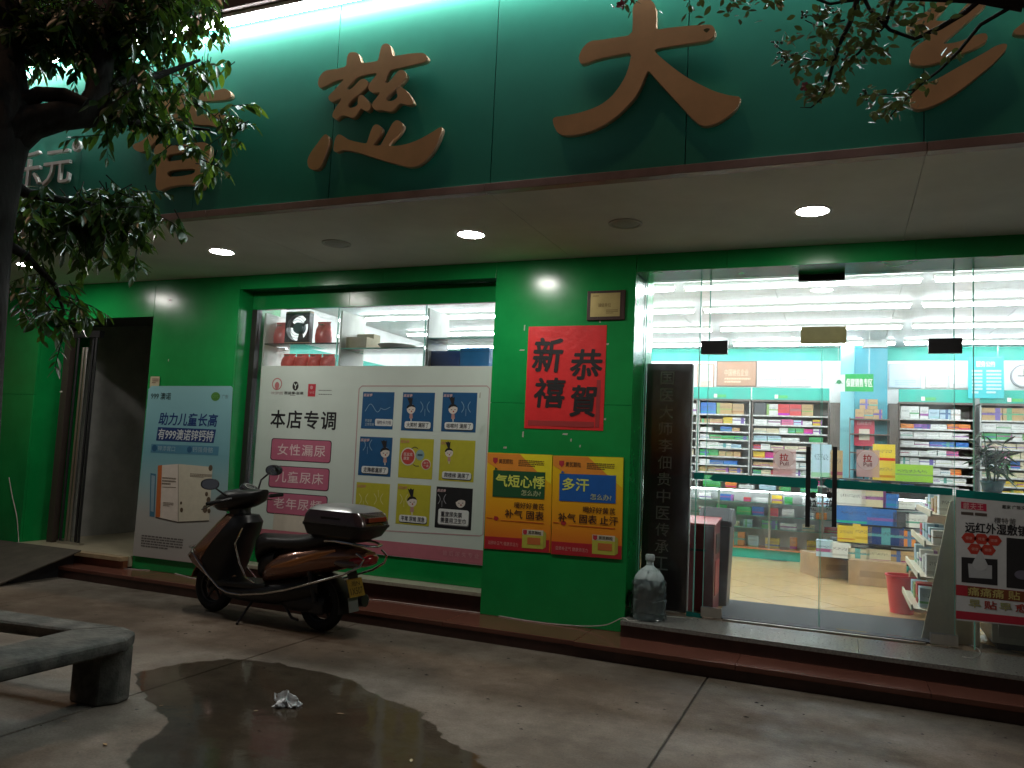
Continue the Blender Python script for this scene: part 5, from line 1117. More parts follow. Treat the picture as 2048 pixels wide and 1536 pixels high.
for ti, lst, nm in isl:
    z = tz[ti]; u = (1690, 1678, 1678, 1678, 1636)[ti]
    for n, (c, wpx, hpx) in enumerate(lst):
        p = onY(u+wpx/2, 1000, YI+.12); 
        carton(p.x, YI+.13+.02*ti*0, z+.0005, wpx/ppm-.006, .18, hpx/ppm*.95, c, '%s medicine box, %s from left on %s tier of the island stand' % (c, ordn(n), nm), group='boxes on the island stand'); u += wpx+1
zt0 = tz[0]
for (u, wpx, z, hpx, c, lab) in ((1642, 34, 0, 60, 'pale blue', 'tall pale blue box standing left on the island stand top'), (1672, 22, 0, 50, 'tan', 'tall tan box on the island stand beside the pale blue box'), (1768, 36, 0, 32, 'yellow', 'lower bright yellow box on the island stand top'), (1768, 36, 32, 32, 'yellow', 'upper bright yellow box stacked on another on the island stand'), (1824, 66, 0, 30, 'lime', 'wide lime green box on the island stand top')):
    p = onY(u, 960, YI+.22); carton(p.x, YI+.30, zt0+.0005+z/ppm+(.118 if u < 1900 else 0), wpx/ppm, .16, hpx/ppm, c, lab, group='boxes on the island stand')
obj('upper_tier', octo(.36, 10.72, .66, zt0+.104, zt0+.118), BLACKM, IS)
for n, (pp, w_, d, h, rz_, lab) in enumerate((((-.18, 10.75), .42, .5, .27, .5, 'flat brown carton on the floor at the left of the island stand'), ((.38, 10.28), .60, .34, .28, -.06, 'long brown carton on the floor in front of the island stand'))):
    o = thing('floor_carton', (pp[0], pp[1], ZF), lab, 'carton', 'cartons on the shop floor', rz_)
    obj('carton_body', MB().box(-w_/2, w_/2, -d/2, d/2, .001, h), CARD, o, local=True, bevel=.004); obj('tape', MB().box(-w_/2+.002, w_/2-.002, -.03, .03, h+.0005, h+.002), mat('carton_tape', (.50, .36, .20), .3), o, local=True)
    obj('front_print', MB().box(-w_*.3, w_*.3, -d/2-.002, -d/2-.0005, h*.35, h*.6), ink((.30, .19, .11)), o, local=True)
o = carton(.80, 10.33, ZF+.0005, .16, .3, .27, 'pale blue', 'pale blue carton at the right end of the floor cartons', group='cartons on the shop floor', cat='carton', name='floor_carton')
rs = thing('payment_sign', tuple(onY(1728, 890, 12.6)), 'small red payment sign standing at the foot of the blue column', 'sign')
panel(rs, (1708,838,1749,892), 12.60, (.42, .02, .05), 'board', .02, .012); panel(rs, (1718,858,1739,880), 12.5985, (.60, .52, .42), 'blank_square'); lettering(rs, '扫码支付', (1714,843,1743,850), 12.5985, (.62, .35, .35), .0)
x0, x1, z0, z1 = px_rect((1700,832,1760,840), 12.55)
obj('stand_leg', bx(rs.location.x-.01, rs.location.x+.01, 12.62, 12.64, ZCT, rs.location.z+.1), BLACKM, rs); obj('stand_foot', bx(rs.location.x-.12, rs.location.x+.12, 12.56, 12.70, ZCT-.02, ZCT-.001), BLACKM, rs)
stk = thing('stock_shelf', ((cx0+cx1)/2, 12.6, ZF), 'narrow dark shelf of gold cartons against the blue column', 'shelf')
for v in (838, 868, 905, 940): obj('shelf_board', bx(cx0-.05, cx1+.02, 12.50, 12.745, onY(1740, v, 12.55).z-.015, onY(1740, v, 12.55).z), GREYWOOD, stk)
for x in (cx0-.065, cx1+.021): obj('side_panel', bx(x, x+.014, 12.49, 12.745, ZF, onY(1740, 836, 12.55).z), GREYWOOD, stk)
for k in range(5): carton(cx0+.07+.12*(k % 3)+(.06 if k > 2 else 0), 12.66, onY(1740, 838, 12.55).z+.0005+(.145 if k > 2 else 0), .115, .13, .142, 'tan', 'gold carton, %s in the %s row on the blue column shelf' % (ordn(k % 3), 'upper' if k > 2 else 'lower'), group='gold cartons by the column')

# rack with a cream end panel, right of the doors
RK = thing('display_rack', (.9, 7.9, ZF), 'cream display rack with sloping end panel inside the right door', 'rack')
pp = [(1900,1003),(1913,1000),(1960,1004),(1960,1300),(1905,1297),(1842,1282)]
obj('end_panel', MB().extr([onY(u, v, 7.24) for u, v in pp], (0, .02, 0)), CREAM, RK)
e0, e1 = onY(1900, 1003, 7.24), onY(1842, 1282, 7.24)
obj('far_panel', MB().extr([(p.x, 8.6, p.z) for p in [onY(u, v, 7.24) for u, v in pp]], (0, .02, 0)), CREAM, RK)
for k, t in enumerate((.10, .32, .55, .78)):
    p = e0.lerp(e1, t); obj('rack_shelf', MB().extr([(p.x-.10, 7.262, p.z-.012), (p.x+.30, 7.262, p.z-.03), (p.x+.30, 7.262, p.z-.018), (p.x-.10, 7.262, p.z)], (0, 1.335, 0)), CREAM, RK)
    obj('shelf_lip', bx(p.x-.115, p.x-.101, 7.262, 8.597, p.z-.02, p.z+.03), CREAM, RK)
    for q in range(5): carton(p.x+.02, 7.42+q*.26, p.z+.001, .13, .16, rb2.uniform(.10, .17), rb2.choice(['white', 'white', 'tan', 'red', 'pale blue']), 'small box, %s along the %s shelf of the cream rack' % (ordn(q), ordn(k)), group='boxes on the cream rack')
o = thing('red_bucket', (.52, 8.45, ZF), 'red plastic bucket on the floor beside the cream rack', 'bucket')
obj('bucket_body', MB().lathe([(.0, .004), (.10, .002), (.135, .33), (.145, .335), (.145, .35), (.128, .35), (.095, .02), (.0, .02)], (.52, 8.45, ZF), 24), mat('red_plastic', (.60, .05, .06), .35), o); obj('bucket_handle', MB().tube([(.52+.14*math.cos(a), 8.45-.12*math.sin(a)*.3, ZF+.34-.10*math.sin(a)) for a in [math.pi*k/8 for k in range(9)]], .004, 6), STEEL, o)
# poster on the right glass
YA = YD-.006
AD = thing('glass_poster', tuple(onY(1990, 1240, YA)), 'white medicine advertisement hung on the right glass pane', 'poster')
def quad(pts, lay, col, nm): return polyp(AD, pts, YA-.0015*lay, col, nm)
quad([(1912,994),(2180,1020),(2180,1265),(1912,1240)], 0, (.52, .52, .52), 'sheet')
quad([(1922,1003),(1973,1008),(1973,1023),(1922,1017)], 1, (.45, .02, .06), 'red_logo'); lettering(AD, '戴夫王', (1926,1006,1967,1020), YA-.003, (.62, .35, .35), .01)
quad([(1922,1023),(1947,1025),(1947,1031),(1922,1029)], 1, (.08, .06, .05), 'dark_tag'); quad([(1950,1025),(1974,1027),(1974,1033),(1950,1031)], 1, (.08, .06, .05), 'dark_tag')
lettering(AD, '戴家 广陈文化', (2004,1011,2060,1019), YA-.0015, (.05, .05, .05), .02); lettering(AD, '樱特釜', (1988,1036,2032,1048), YA-.0015, (.10, .10, .10), .01)
lettering(AD, '远红外湿敷镇痛', (1930,1048,2078,1070), YA-.0015, (.015, .015, .018), .035)
for u, v in ((1938,1076),(1963,1078),(1988,1081),(1950,1098),(1976,1100)):
    c = onY(u, v, YA-.0015); r = .052; obj('red_hexagon', MB().extr([(c.x+r*math.cos(R(60*k)), YA-.0015, c.z+r*.85*math.sin(R(60*k))) for k in range(6)], (0, .001, 0)), ink((.42, .035, .02)), AD); lettering(AD, '健康', (u-7, v-3, u+7, v+3), YA-.003, (.62, .3, .25), .0)
quad([(1923,1114),(1995,1119),(1995,1171),(1923,1164)], 1, (.015, .014, .016), 'picture'); quad([(1936,1127),(1984,1131),(1984,1158),(1938,1155)], 2, (.36, .37, .38), 'picture')
c = onY(1960, 1128, YA-.0045); obj('water_drop', MB().extr([(c.x+.05*math.cos(a)*(1 if math.sin(a) < 0 else (1-math.sin(a))**.8), YA-.0045, c.z+(.05 if math.sin(a) < 0 else .11)*math.sin(a)) for a in [2*math.pi*k/24 for k in range(24)]], (0, .001, 0)), ink((.42, .43, .44)), AD)
quad([(2013,1075),(2180,1090),(2180,1192),(2013,1175)], 1, (.015, .014, .016), 'picture'); disc(AD, 2044, 1150, 15, YA-.003, (.12, .11, .15), 'picture_spot', .7)
quad([(1912,1169),(2180,1197),(2180,1219),(1912,1190)], 1, (.36, .018, .03), 'red_band'); quad([(1935,1172),(2180,1197.5),(2180,1218),(1935,1192)], 2, (.16, .045, .015), 'brown_band'); lettering(AD, '痛痛痛 贴', (1936,1178,2040,1196), YA-.0045, (.46, .38, .13), .02)
quad([(1912,1221),(2180,1248),(2180,1264),(1912,1237)], 1, (.38, .016, .035), 'red_band'); lettering(AD, '早', (1937,1199,1962,1216), YA-.003, (.30, .29, .13), .05); lettering(AD, '贴', (1968,1202,1994,1219), YA-.003, (.30, .03, .02), .05); lettering(AD, '早', (1998,1206,2024,1222), YA-.003, (.30, .29, .13), .05); lettering(AD, '愈', (2030,1208,2058,1225), YA-.003, (.30, .03, .02), .05)
# counter behind that poster, and the potted plant on it
SC = thing('service_counter', (1.75, 7.45, ZF), 'pale counter behind the white advertisement on the right', 'counter'); zc_t = onY(1985, 985, 7.5).z
obj('counter_body', bx(1.06, 2.55, 7.16, 7.75, ZF+.05, zc_t-.03), mat('pale_counter', (.42, .42, .36), .5, var=.08), SC, bevel=.004); obj('counter_top', bx(1.03, 2.58, 7.12, 7.78, zc_t-.029, zc_t), mat('counter_top', (.40, .45, .46), .3), SC, bevel=.004)
obj('toe_kick', bx(1.1, 2.5, 7.2, 7.72, ZF+.001, ZF+.049), BLACKM, SC); 
for k in range(3): obj('drawer_front', bx(1.10+k*.48, 1.55+k*.48, 7.145, 7.159, ZF+.10, zc_t-.08), mat('drawer_front', (.38, .38, .33), .45), SC, bevel=.003)
pb = Vector((onY(1985, 972, 7.5).x, 7.5, zc_t))
PL = thing('potted_plant', tuple(pb), 'leafy green plant in a dark pot on the right counter', 'plant')
obj('pot', MB().lathe([(.05, .001), (.065, .004), (.085, .075), (.092, .08), (.092, .095), (.078, .095), (.07, .08), (0, .08)], pb, 24), mat('pot_teal', (.02, .07, .075), .3), PL)
LEAFD = mat('plant_leaf', (.020, .065, .022), .4, var=.3, vscale=6)
LEAFM_V = [(-.0, 0, 0), (.16, .25, .03), (.20, .5, .02), (.12, .78, -.02), (0, 1, -.06), (-.12, .78, -.02), (-.20, .5, .02), (-.16, .25, .03), (0, .25, -.02), (0, .5, -.03), (0, .78, -.05)]
LEAFM_F = [(0, 1, 8), (1, 2, 9, 8), (2, 3, 10, 9), (3, 4, 10), (0, 8, 7), (8, 9, 6, 7), (9, 10, 5, 6), (10, 4, 5)]
def leaf_frame(d, roll):
    d = d.normalized(); s = d.cross(Vector((0, 0, 1)))
    s = s.normalized() if s.length > 1e-3 else Vector((1, 0, 0)); n = s.cross(d)
    return s*math.cos(roll)+n*math.sin(roll), d, n*math.cos(roll)-s*math.sin(roll)
def leaf_verts(p, d, roll, L, wd=1.0):
    s, f, n = leaf_frame(d, roll); return [p+s*(v[0]*L*wd)+f*(v[1]*L)+n*(v[2]*L) for v in LEAFM_V]
rp = random.Random(9)
for k in range(8):
    a = k*.8+rp.random()*.4; tip = pb+Vector((math.cos(a)*rp.uniform(.06, .2), math.sin(a)*.10, rp.uniform(.26, .50))); b0 = pb+Vector((math.cos(a)*.03, math.sin(a)*.03, .08))
    obj('stem', MB().tube([b0, b0.lerp(tip, .5)+Vector((0, 0, .03)), tip], [.006, .005, .003], 6), mat('plant_stem', (.04, .075, .025), .6), PL)
    for q in range(9):
        t = .35+.65*q/8; p = b0.lerp(tip, t); aa = rp.uniform(0, 6.28); d = Vector((math.cos(aa), math.sin(aa)*.8, rp.uniform(-.7, .5)))
        obj('leaf', MB().add(leaf_verts(p, d, rp.uniform(-.6, .6), rp.uniform(.11, .20), .55), LEAFM_F, True), LEAFD, PL)

# stock in the shop window
WX0, WX1 = -5.86, -3.0
WSf = thing('window_display_shelf', (-4.4, 7.2, .6), 'white sided shelf unit standing behind the shop window panes', 'shelf')
for x in (-5.88, mx1-.02, mx2-.02, -3.02): obj('side_panel', bx(x, x+.02, 6.98, 7.42, .60, 2.97), mat('shelf_white', (.62, .62, .58), .45, var=.08), WSf)
def shz(u, v): return onY(u, v, 7.05).z
zsA, zsB, zsC, zsL = shz(600, 688), shz(765, 697), shz(920, 677), shz(700, 738)
for a, b, z in ((-5.859, mx1-.021, zsA), (mx1+.001, mx2-.021, zsB), (mx2+.001, -3.021, zsC)): obj('glass_shelf', bx(a, b, 6.99, 7.41, z-.012, z), GLASSC, WSf); obj('shelf_edge', bx(a, b, 6.982, 6.989, z-.013, z+.001), GLASSE if z != zsA else BLACKM, WSf)
for a, b in ((-5.859, mx1-.021), (mx1+.001, mx2-.021), (mx2+.001, -3.021)): obj('shelf_board', bx(a, b, 6.99, 7.41, zsL-.02, zsL), WHITEP, WSf)
FN = thing('box_fan', (onY(598, 680, 7.08).x, 7.08, zsA), 'square black box fan on the upper left window shelf', 'fan')
x0, x1, z0, z1 = px_rect((574,630,622,678), 7.08); fc = Vector(((x0+x1)/2, 7.06, (z0+z1)/2)); fr_ = (x1-x0)/2
z0 = zsA+.02; z1 = z0+2*fr_; fc.z = z0+fr_
ring = [(fc.x+fr_*.9*math.cos(2*math.pi*k/32), fc.z+fr_*.9*math.sin(2*math.pi*k/32)) for k in range(32)]
sq = []
for k in range(32):
    c, s = math.cos(2*math.pi*k/32), math.sin(2*math.pi*k/32); m_ = max(abs(c), abs(s)); sq.append((fc.x+fr_*c/m_, fc.z+fr_*s/m_))
vs = [(x, 7.05, z) for x, z in ring]+[(x, 7.05, z) for x, z in sq]+[(x, 7.12, z) for x, z in ring]+[(x, 7.12, z) for x, z in sq]
fs = []
for k in range(32):
    q = (k+1) % 32; fs += [(k, q, 32+q, 32+k), (64+k, 96+k, 96+q, 64+q), (k, 64+k, 64+q, q), (32+k, 32+q, 96+q, 96+k)]
obj('frame', MB().add(vs, fs), BLACKP, FN)
obj('hub', MB().lathe([(0, -.03), (fr_*.36, -.028), (fr_*.4, .0), (fr_*.4, .04)], fc+Vector((0, .02, 0)), 24, (0, 1, 0)), mat('fan_hub', (.03, .10, .10), .4), FN)
for k in range(3):
    a = k*2.094+.5; obj('blade', MB().add([fc+Vector((math.cos(a+t)*r*fr_, .03+.03*t, math.sin(a+t)*r*fr_)) for r, t in ((.38, 0), (.86, -.1), (.88, .45), (.38, .55))], [(0, 1, 2, 3)]), BLACKP, FN)
for r in (.55, .72): obj('guard_ring', MB().tube([fc+Vector((math.cos(2*math.pi*k/24)*r*fr_, -.012, math.sin(2*math.pi*k/24)*r*fr_)) for k in range(25)], .002, 5), BLACKM, FN)
obj('foot', bx(x0, x1, 7.05, 7.12, zsA+.0005, zsA+.019), CARD, FN); obj('top_strap', bx(x0, x1, 7.052, 7.118, z1+.001, z1+.02), CARD, FN)
REDP = mat('red_bag', (.70, .10, .09), .3, var=.15, vscale=14, bump=.4, bscale=30)
def pouch(bxp, Yp, label, zbase):
    x0, x1, z0, z1 = px_rect(bxp, Yp); zh = z1-z0; T = thing('red_pouch', ((x0+x1)/2, Yp, zbase), label, 'pouch', 'red pouches in the window')
    obj('pouch_body', MB().loft([[( (x0+x1)/2+(x1-x0)/2*w_*math.cos(a), Yp+d*math.sin(a), zbase+zh*t) for a in [2*math.pi*k/16 for k in range(16)]] for t, w_, d in ((.002, .90, .06), (.08, 1.02, .08), (.35, 1.06, .09), (.65, 1.02, .07), (.82, .92, .03), (.9, .86, .016), (1.0, .98, .008))]), REDP, T)
    obj('tie', MB().tube([((x0+x1)/2-.03, Yp-.05, zbase+zh*.86), ((x0+x1)/2, Yp-.055, zbase+zh*.84), ((x0+x1)/2+.03, Yp-.05, zbase+zh*.86)], .006, 6), mat('pouch_tie', (.25, .2, .12), .5), T)
pouch((552,640,576,686), 7.16, 'red pouch left of the box fan in the window', zsA+.001); pouch((634,640,662,686), 7.14, 'red pouch right of the box fan in the window', zsA+.001)
for k in range(4): pouch((566+k*26, 707, 592+k*26, 738), 7.12, 'red pouch, %s from left on the lower left window shelf' % ordn(k), zsL+.001)
def wbox(bxp, Yp, zb_, m, label, nm='stock_carton', cat='carton', d=.22):
    x0, x1, z0, z1 = px_rect(bxp, Yp); T = thing(nm, ((x0+x1)/2, Yp+d/2, zb_), label, cat)
    obj('carton_body', bx(x0, x1, Yp, Yp+d, zb_+.001, zb_+z1-z0), m, T, bevel=.004); obj('lid_seam', bx(x0-.001, x1+.001, Yp-.001, Yp+.002, zb_+(z1-z0)*.82, zb_+(z1-z0)*.835), BLACKM if m is not CARDP else CARD, T); return T
CARDP = mat('pale_cardboard', (.42, .36, .24), .7, var=.12)
wbox((692,672,733,695), 7.03, zsB, CARDP, 'low pale carton on the middle window shelf'); wbox((706,655,748,690), 7.27, zsB, CARDP, 'taller pale carton behind the low one on the middle window shelf', d=.13)
TR = thing('egg_tray', (onY(790, 692, 7.15).x, 7.15, zsB), 'shallow white crimped tray on the middle window shelf', 'tray')
c = TR.location; obj('tray_body', MB().lathe([(.0, .012), (.14, .010), (.19, .05), (.20, .05), (.15, .002), (0, .002)], (c.x, 7.19, zsB+.001), 28), mat('tray_white', (.62, .60, .50), .5), TR)
wbox((857,701,917,738), 7.06, zsL, mat('navy_bin', (.03, .09, .32), .4, var=.1), 'navy blue storage bin on the right window shelf', 'storage_bin', 'bin'); wbox((920,694,978,738), 7.06, zsL, mat('blue_bin', (.02, .22, .55), .4, var=.1), 'bright blue storage bin on the right window shelf', 'storage_bin', 'bin')
# ================================================================== TREES
def leafy(name, c1, c2, tr, vs=2.2):
    m = mat(name, c1, .32, col2=c2, vscale=vs); n = m.node_tree.nodes; l = m.node_tree.links; b = n['Principled BSDF']
    t = n.new('ShaderNodeBsdfTranslucent'); t.inputs[0].default_value = (*tr, 1); mx = n.new('ShaderNodeMixShader'); mx.inputs[0].default_value = .25
    l.new(b.outputs[0], mx.inputs[1]); l.new(t.outputs[0], mx.inputs[2]); l.new(mx.outputs[0], n['Material Output'].inputs[0]); return m
LEAFA = leafy('tree_leaf', (.030, .075, .018), (.012, .034, .012), (.10, .19, .02))
def P_(u, v, y): return onY(u, v, y)
TR_ = thing('street_tree', (-5.05, 2.62, 0), 'dark leafy tree leaning in from the left, growing in the stone ring', 'tree')
tp = [Vector((-5.05, 2.62, -.02)), Vector((-5.05, 2.63, .5)), P_(-52, 900, 2.75), P_(-38, 650, 2.82), P_(-22, 470, 2.9), P_(-5, 330, 2.95), P_(20, 240, 3.0), P_(10, 120, 3.05), P_(25, -40, 3.15), P_(60, -260, 3.3)]
obj('trunk', MB().tube(tp, [.16, .13, .12, .115, .115, .13, .13, .10, .085, .05], 14), BARK, TR_)
limbs = [([P_(5, 290, 2.97), P_(60, 245, 3.05), P_(120, 232, 3.15), P_(172, 228, 3.25), P_(196, 190, 3.3), P_(206, 120, 3.35), P_(230, 20, 3.4), P_(260, -120, 3.5)], [.11, .10, .085, .085, .075, .065, .05, .03]),
         ([P_(30, 215, 3.02), P_(80, 188, 3.08), P_(130, 190, 3.15), P_(172, 212, 3.22)], [.05, .045, .042, .05]),
         ([P_(196, 190, 3.3), P_(240, 165, 3.45), P_(320, 150, 3.7), P_(400, 120, 3.9)], [.05, .035, .022, .010]),
         ([P_(180, 225, 3.26), P_(230, 240, 3.5), P_(320, 250, 3.8), P_(420, 260, 4.0)], [.035, .024, .016, .008]),
         ([P_(-5, 345, 2.95), P_(50, 385, 3.2), P_(150, 405, 3.5), P_(250, 415, 3.8)], [.05, .032, .02, .01]),
         ([P_(-20, 470, 2.9), P_(50, 510, 3.2), P_(110, 570, 3.4), P_(130, 630, 3.5)], [.04, .025, .016, .008]),
         ([P_(20, -30, 3.15), P_(140, -30, 3.5), P_(300, -10, 3.8), P_(420, 10, 4.0)], [.05, .035, .02, .01]),
         ([P_(12, 120, 3.05), P_(60, 60, 3.3), P_(120, 40, 3.5), P_(180, 60, 3.7)], [.04, .03, .02, .01])]
for p, r in limbs: obj('limb', MB().tube(p, r, 9), BARK, TR_)
# sprays: centre pixel, spread in pixels, depth, leaves, droop side
sprays = [(40,40,70,3.3,420),(130,30,75,3.5,450),(220,30,75,3.6,450),(310,25,70,3.7,380),(390,25,45,3.9,130),(90,55,50,3.4,200),(190,50,50,3.6,200),(290,40,50,3.7,180),(60,100,40,3.3,30),(140,90,40,3.5,40),(240,85,45,3.6,90),(320,85,40,3.8,60),
 (225,170,48,3.5,210),(250,205,40,3.55,120),(290,165,42,3.7,100),(310,235,30,3.8,50),(350,140,45,3.8,60),(400,130,38,3.9,45),(435,130,25,4.0,24),(270,215,40,3.7,50),(340,200,45,3.8,30),(390,210,35,3.9,22),(455,220,30,4.0,30),(440,240,28,4.0,22),
 (350,265,35,3.9,50),(380,290,28,3.95,30),(410,330,30,4.0,40),(440,310,22,4.0,14),(200,270,20,3.6,8),
 (90,425,45,3.4,120),(150,415,45,3.5,170),(200,400,45,3.6,170),(250,410,45,3.7,140),(290,430,35,3.8,70),(110,440,50,3.4,120),(180,450,50,3.6,170),(240,470,40,3.7,110),(270,500,30,3.8,26),(60,470,35,3.3,50),(190,500,35,3.6,30),
 (60,575,35,3.4,50),(100,600,35,3.4,50),(150,600,30,3.5,34),(120,650,25,3.5,22),(60,620,30,3.4,30),(85,540,25,3.4,24),(20,60,60,3.1,150),(10,0,60,3.2,120),(470,250,14,4.05,8),(175,205,22,3.35,30)]
rl = random.Random(31); vs, fs = [], []; big = []; twig = MB()
for (u, v, sp_, y, n) in sprays:
    n = int(n*1.45)
    c0 = P_(u, v, y)
    nt_ = max(1, n//10)
    for k in range(nt_):
        uu, vv = rl.gauss(u, sp_*.55), rl.gauss(v, sp_*.5); yy = y+rl.gauss(0, .16); yy = min(4.45, yy)
        b0 = P_(uu, vv, yy); dr = Vector((rl.uniform(-.3, .9), rl.uniform(-.5, .4), rl.uniform(-.9, .1))).normalized(); Lt = rl.uniform(.12, .26)
        e0 = b0+dr*Lt; twig.tube([b0-dr*.05, b0+dr*Lt*.5+Vector((0, 0, .012)), e0], [.004, .003, .0015], 4, False)
        for q in range(min(n, 10)):
            t = q/9; p = b0+dr*Lt*t+Vector((0, 0, .012*math.sin(t*3.1)))
            sd = dr.cross(Vector((0, 0, 1))).normalized()*(1 if q % 2 else -1)
            d = (dr*.5+sd*rl.uniform(.3, .9)+Vector((rl.gauss(0, .25), rl.gauss(0, .25), rl.uniform(-1.1, -.15)))).normalized()
            L = rl.uniform(.05, .12); roll = rl.uniform(-.7, .7)
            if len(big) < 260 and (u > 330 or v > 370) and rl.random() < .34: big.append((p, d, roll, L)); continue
            b_ = len(vs); vs += leaf_verts(p, d, roll, L, .95); fs += [tuple(i+b_ for i in f) for f in LEAFM_F]
obj('twigs', twig, BARK, TR_)['kind'] = 'stuff'
cr = obj('crown', MB().add(vs, fs, True), LEAFA, TR_); cr['kind'] = 'stuff'
LEAFLIT = leafy('lit_leaf', (.11, .21, .025), (.06, .13, .02), (.26, .40, .03))  # brighter green for outer and lower leaves: downlight glow put into the colour
_lm = mesh_of('leaf', MB().add([Vector(v) for v in LEAFM_V], LEAFM_F, True), LEAFLIT)
base = TR_.location
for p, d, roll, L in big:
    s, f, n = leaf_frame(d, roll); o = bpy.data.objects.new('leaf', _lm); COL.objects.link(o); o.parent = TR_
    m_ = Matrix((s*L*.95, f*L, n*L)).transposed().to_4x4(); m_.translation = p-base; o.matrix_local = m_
# flowering tree at the right: trunk out of view, branches over the sign
T2 = thing('flowering_tree', (1.75, 2.5, 0), 'thin berried branches with a pink flower hanging over the sign at upper right', 'tree')
tb = [Vector((1.75, 2.5, -.02)), Vector((1.72, 2.5, 1.2)), Vector((1.6, 2.55, 2.6)), Vector((1.35, 2.75, 3.4)), Vector((1.05, 2.95, 3.75))]
obj('trunk', MB().tube(tb, [.10, .085, .07, .055, .045], 12), BARK, T2)
YT = 3.1
br = [([(2250,-60),(2048,8),(1960,0),(1900,-40)], [.035, .03, .022, .014]), ([(1960,0),(1930,25),(1880,55),(1830,78),(1780,60),(1740,20),(1720,-20)], [.010]*3+[.007]*4),
 ([(1720,-20),(1700,45),(1678,90),(1665,130),(1656,165),(1645,195),(1622,215),(1600,215)], [.011, .010, .008, .007, .006, .005, .003, .0015]), ([(1790,-10),(1770,50),(1740,80),(1718,105),(1690,130),(1672,150)], [.009, .008, .006, .005, .004, .003]),
 ([(1665,55),(1640,40),(1620,30),(1605,32)], [.004, .003, .002, .0015]), ([(1656,120),(1620,120),(1580,110),(1556,95)], [.004, .003, .002, .0015]), ([(1690,40),(1640,55),(1610,40)], [.004, .003, .002]),
 ([(2020,15),(1960,50),(1920,100),(1880,140),(1840,170),(1800,210),(1775,240)], [.008, .007, .006, .005, .004, .003, .002]), ([(1830,178),(1790,188),(1750,190),(1725,190)], [.003, .002, .002, .0015]),
 ([(1560,-30),(1450,-20),(1350,-15),(1240,-12)], [.006, .005, .004, .003]), ([(1740,-5),(1660,8),(1560,-30)], [.007, .006, .005])]
rot = MB()
obj('branch', MB().tube([tb[-1], P_(2250, -60, 3.0), P_(2048, 8, YT)], [.045, .035, .03], 10), BARK, T2)
for p, r in br[1:]: obj('branch', MB().tube([P_(u, v, YT) for u, v in p], r, 6), BARK, T2)
obj('branch', MB().tube([P_(2048, 8, YT), P_(1960, 0, YT), P_(1740, -5, YT)], [.028, .014, .005], 8), BARK, T2)
LEAFB = leafy('small_leaf', (.045, .075, .025), (.08, .06, .03), (.10, .12, .03), 5)
lv, lf_ = [], []; n2 = []
sp2 = [(1670,30,50,46),(1720,60,50,50),(1640,70,35,34),(1700,110,40,40),(1640,115,30,26),(1600,125,25,18),(1570,110,16,10),(1680,165,26,24),(1650,170,28,22),(1620,190,25,20),(1760,30,50,44),(1800,20,40,30),(1760,100,30,20),(1830,50,30,16),(1840,160,22,16),(1800,200,30,30),(1770,220,28,28),(1745,190,22,14),(1400,-5,60,50),(1480,0,50,46),(1540,5,25,18),(1250,0,22,10),(1900,110,20,8),(1860,20,40,20),(1580,75,18,10)]
for (u, v, sp_, n) in sp2:
    for k in range(n):
        p = P_(rl.gauss(u, sp_*.5), rl.gauss(v, sp_*.42), YT+rl.gauss(0, .09)); d = Vector((rl.gauss(0, 1), rl.gauss(0, .6), rl.gauss(-.35, .6)))
        L = rl.uniform(.025, .048); ro = rl.uniform(-1.2, 1.2)
        if len(n2) < 160 and rl.random() < .3: n2.append((p, d, ro, L)); continue
        b_ = len(lv); lv += leaf_verts(p, d, ro, L, 1.35); lf_ += [tuple(i+b_ for i in f) for f in LEAFM_F]
obj('crown', MB().add(lv, lf_, True), LEAFB, T2)['kind'] = 'stuff'
_lm2 = mesh_of('leaf', MB().add([Vector((v[0]*1.35, v[1], v[2])) for v in LEAFM_V], LEAFM_F, True), LEAFB)
for p, d, roll, L in n2:
    s, f, n = leaf_frame(d, roll); o = bpy.data.objects.new('leaf', _lm2); COL.objects.link(o); o.parent = T2
    m_ = Matrix((s*L, f*L, n*L)).transposed().to_4x4(); m_.translation = p-T2.location; o.matrix_local = m_
BERRY = mat('berry', (.05, .07, .035), .35)
ico = bmesh.new(); bmesh.ops.create_icosphere(ico, subdivisions=1, radius=1); bme = bpy.data.meshes.new('berry'); ico.to_mesh(bme); ico.free(); bme.materials.append(BERRY)
for p in bme.polygons: p.use_smooth = True
for (u, v, sp_, n) in ((1612,32,10,8),(1660,22,8,5),(1556,92,9,10),(1566,115,12,10),(1590,118,12,6),(1725,190,10,8),(1690,115,10,5),(1640,28,8,4)):
    for k in range(n):
        o = bpy.data.objects.new('berry', bme); COL.objects.link(o); o.parent = T2; o.location = P_(rl.gauss(u, sp_*.7), rl.gauss(v, sp_*.7), YT+rl.gauss(0, .02))-T2.location; r_ = rl.uniform(.004, .007); o.scale = (r_, r_, r_)
PETAL = mat('pink_petal', (.55, .16, .22), .5)
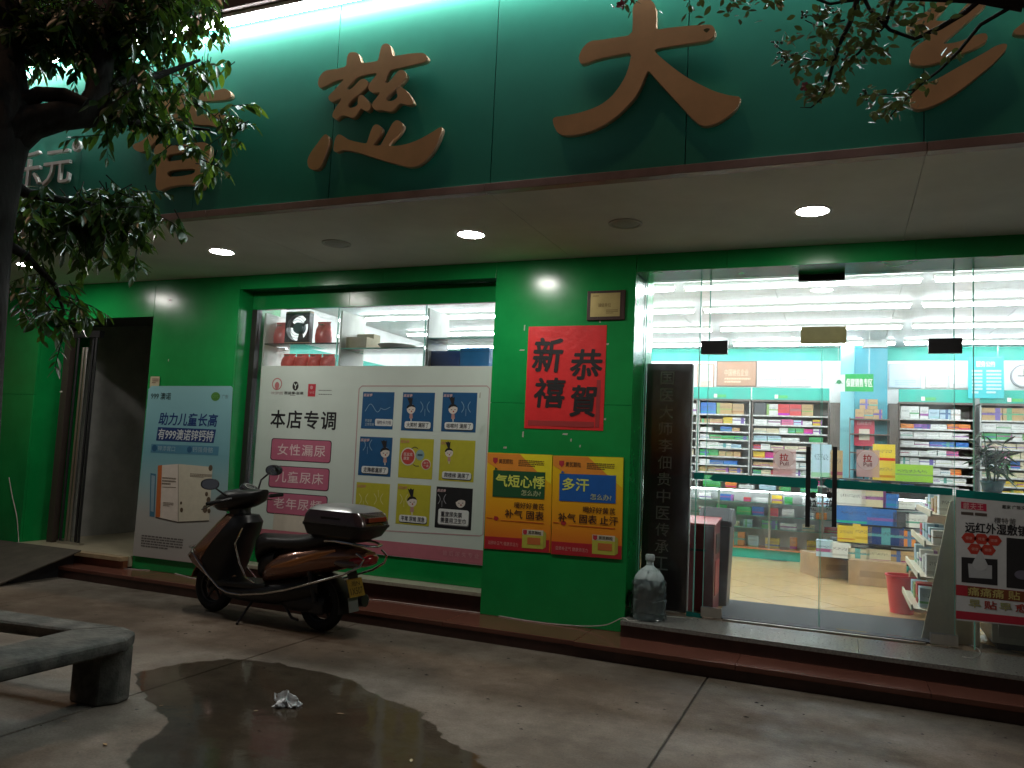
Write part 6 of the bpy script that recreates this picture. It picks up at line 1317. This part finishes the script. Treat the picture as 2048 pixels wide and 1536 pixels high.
for u, v in ((1612,175),(1243,10)):
    fl_ = MB()
    c = P_(u, v, YT-.03)
    for k in range(9):
        a = k*.7; d = Vector((math.cos(a), -.5+rl.gauss(0, .3), math.sin(a)*.8)); fl_.add(leaf_verts(c, d, rl.uniform(-1, 1), .024, 2.0), LEAFM_F, True)
    obj('flower', fl_, PETAL, T2)

# fallen leaves on the ground
FLM = [mat('dry_leaf', c, .6, var=.2) for c in ((.34, .22, .10), (.42, .34, .20), (.20, .12, .06))]
places = [(213,1491,'pale dry leaf on the concrete below the stone bench'),(822,1524,'pale leaf at the bottom edge of the puddle'),(672,1427,'narrow dry leaf lying in the puddle right of the bag'),(135,1442,'dry leaf on the ground beneath the stone bench'),(100,1403,'small pale leaf under the stone bench seat'),(1165,1273,'tiny dry leaf on the red step below the pillar'),(318,1412,'tiny pale scrap at the left edge of the puddle'),(517,1421,'thin leaf floating left of the plastic bag')]
for k, (u, v, lab) in enumerate(places):
    p = onZ(u, v, .006 if v > 1300 else .1265); a = rl.uniform(0, 6.28); L = .05 if k < 3 else .03
    tag(obj('fallen_leaf', MB().add(leaf_verts(p, Vector((math.cos(a), math.sin(a), .02)), 0, L, .9), LEAFM_F, True), FLM[k % 3], origin=tuple(p)), lab, 'leaf', 'fallen leaves')

# bits of old tape and paper left on the green panels
rt_ = random.Random(77); TAPE = mat('tape_scrap', (.42, .44, .36), .5, var=.2)
for u, v in ((1049,655),(1044,700),(1200,640),(1213,688),(1210,838),(1130,868),(1142,880),(1046,868),(337,720),(340,600),(110,735),(122,783),(1160,892),(960,790),(1010,895)):
    if 962 < u < 985: continue
    p = onY(u, v, YW-.0012); w_, h_ = rt_.uniform(.008, .03), rt_.uniform(.004, .010)
    if rt_.random() < .35: w_, h_ = h_, w_
    part('tape_scrap', MB().extr([(p.x-w_, YW-.0012, p.z-h_), (p.x+w_*.8, YW-.0012, p.z-h_*1.2), (p.x+w_, YW-.0012, p.z+h_), (p.x-w_*.7, YW-.0012, p.z+h_*.8)], (0, .001, 0)), TAPE)
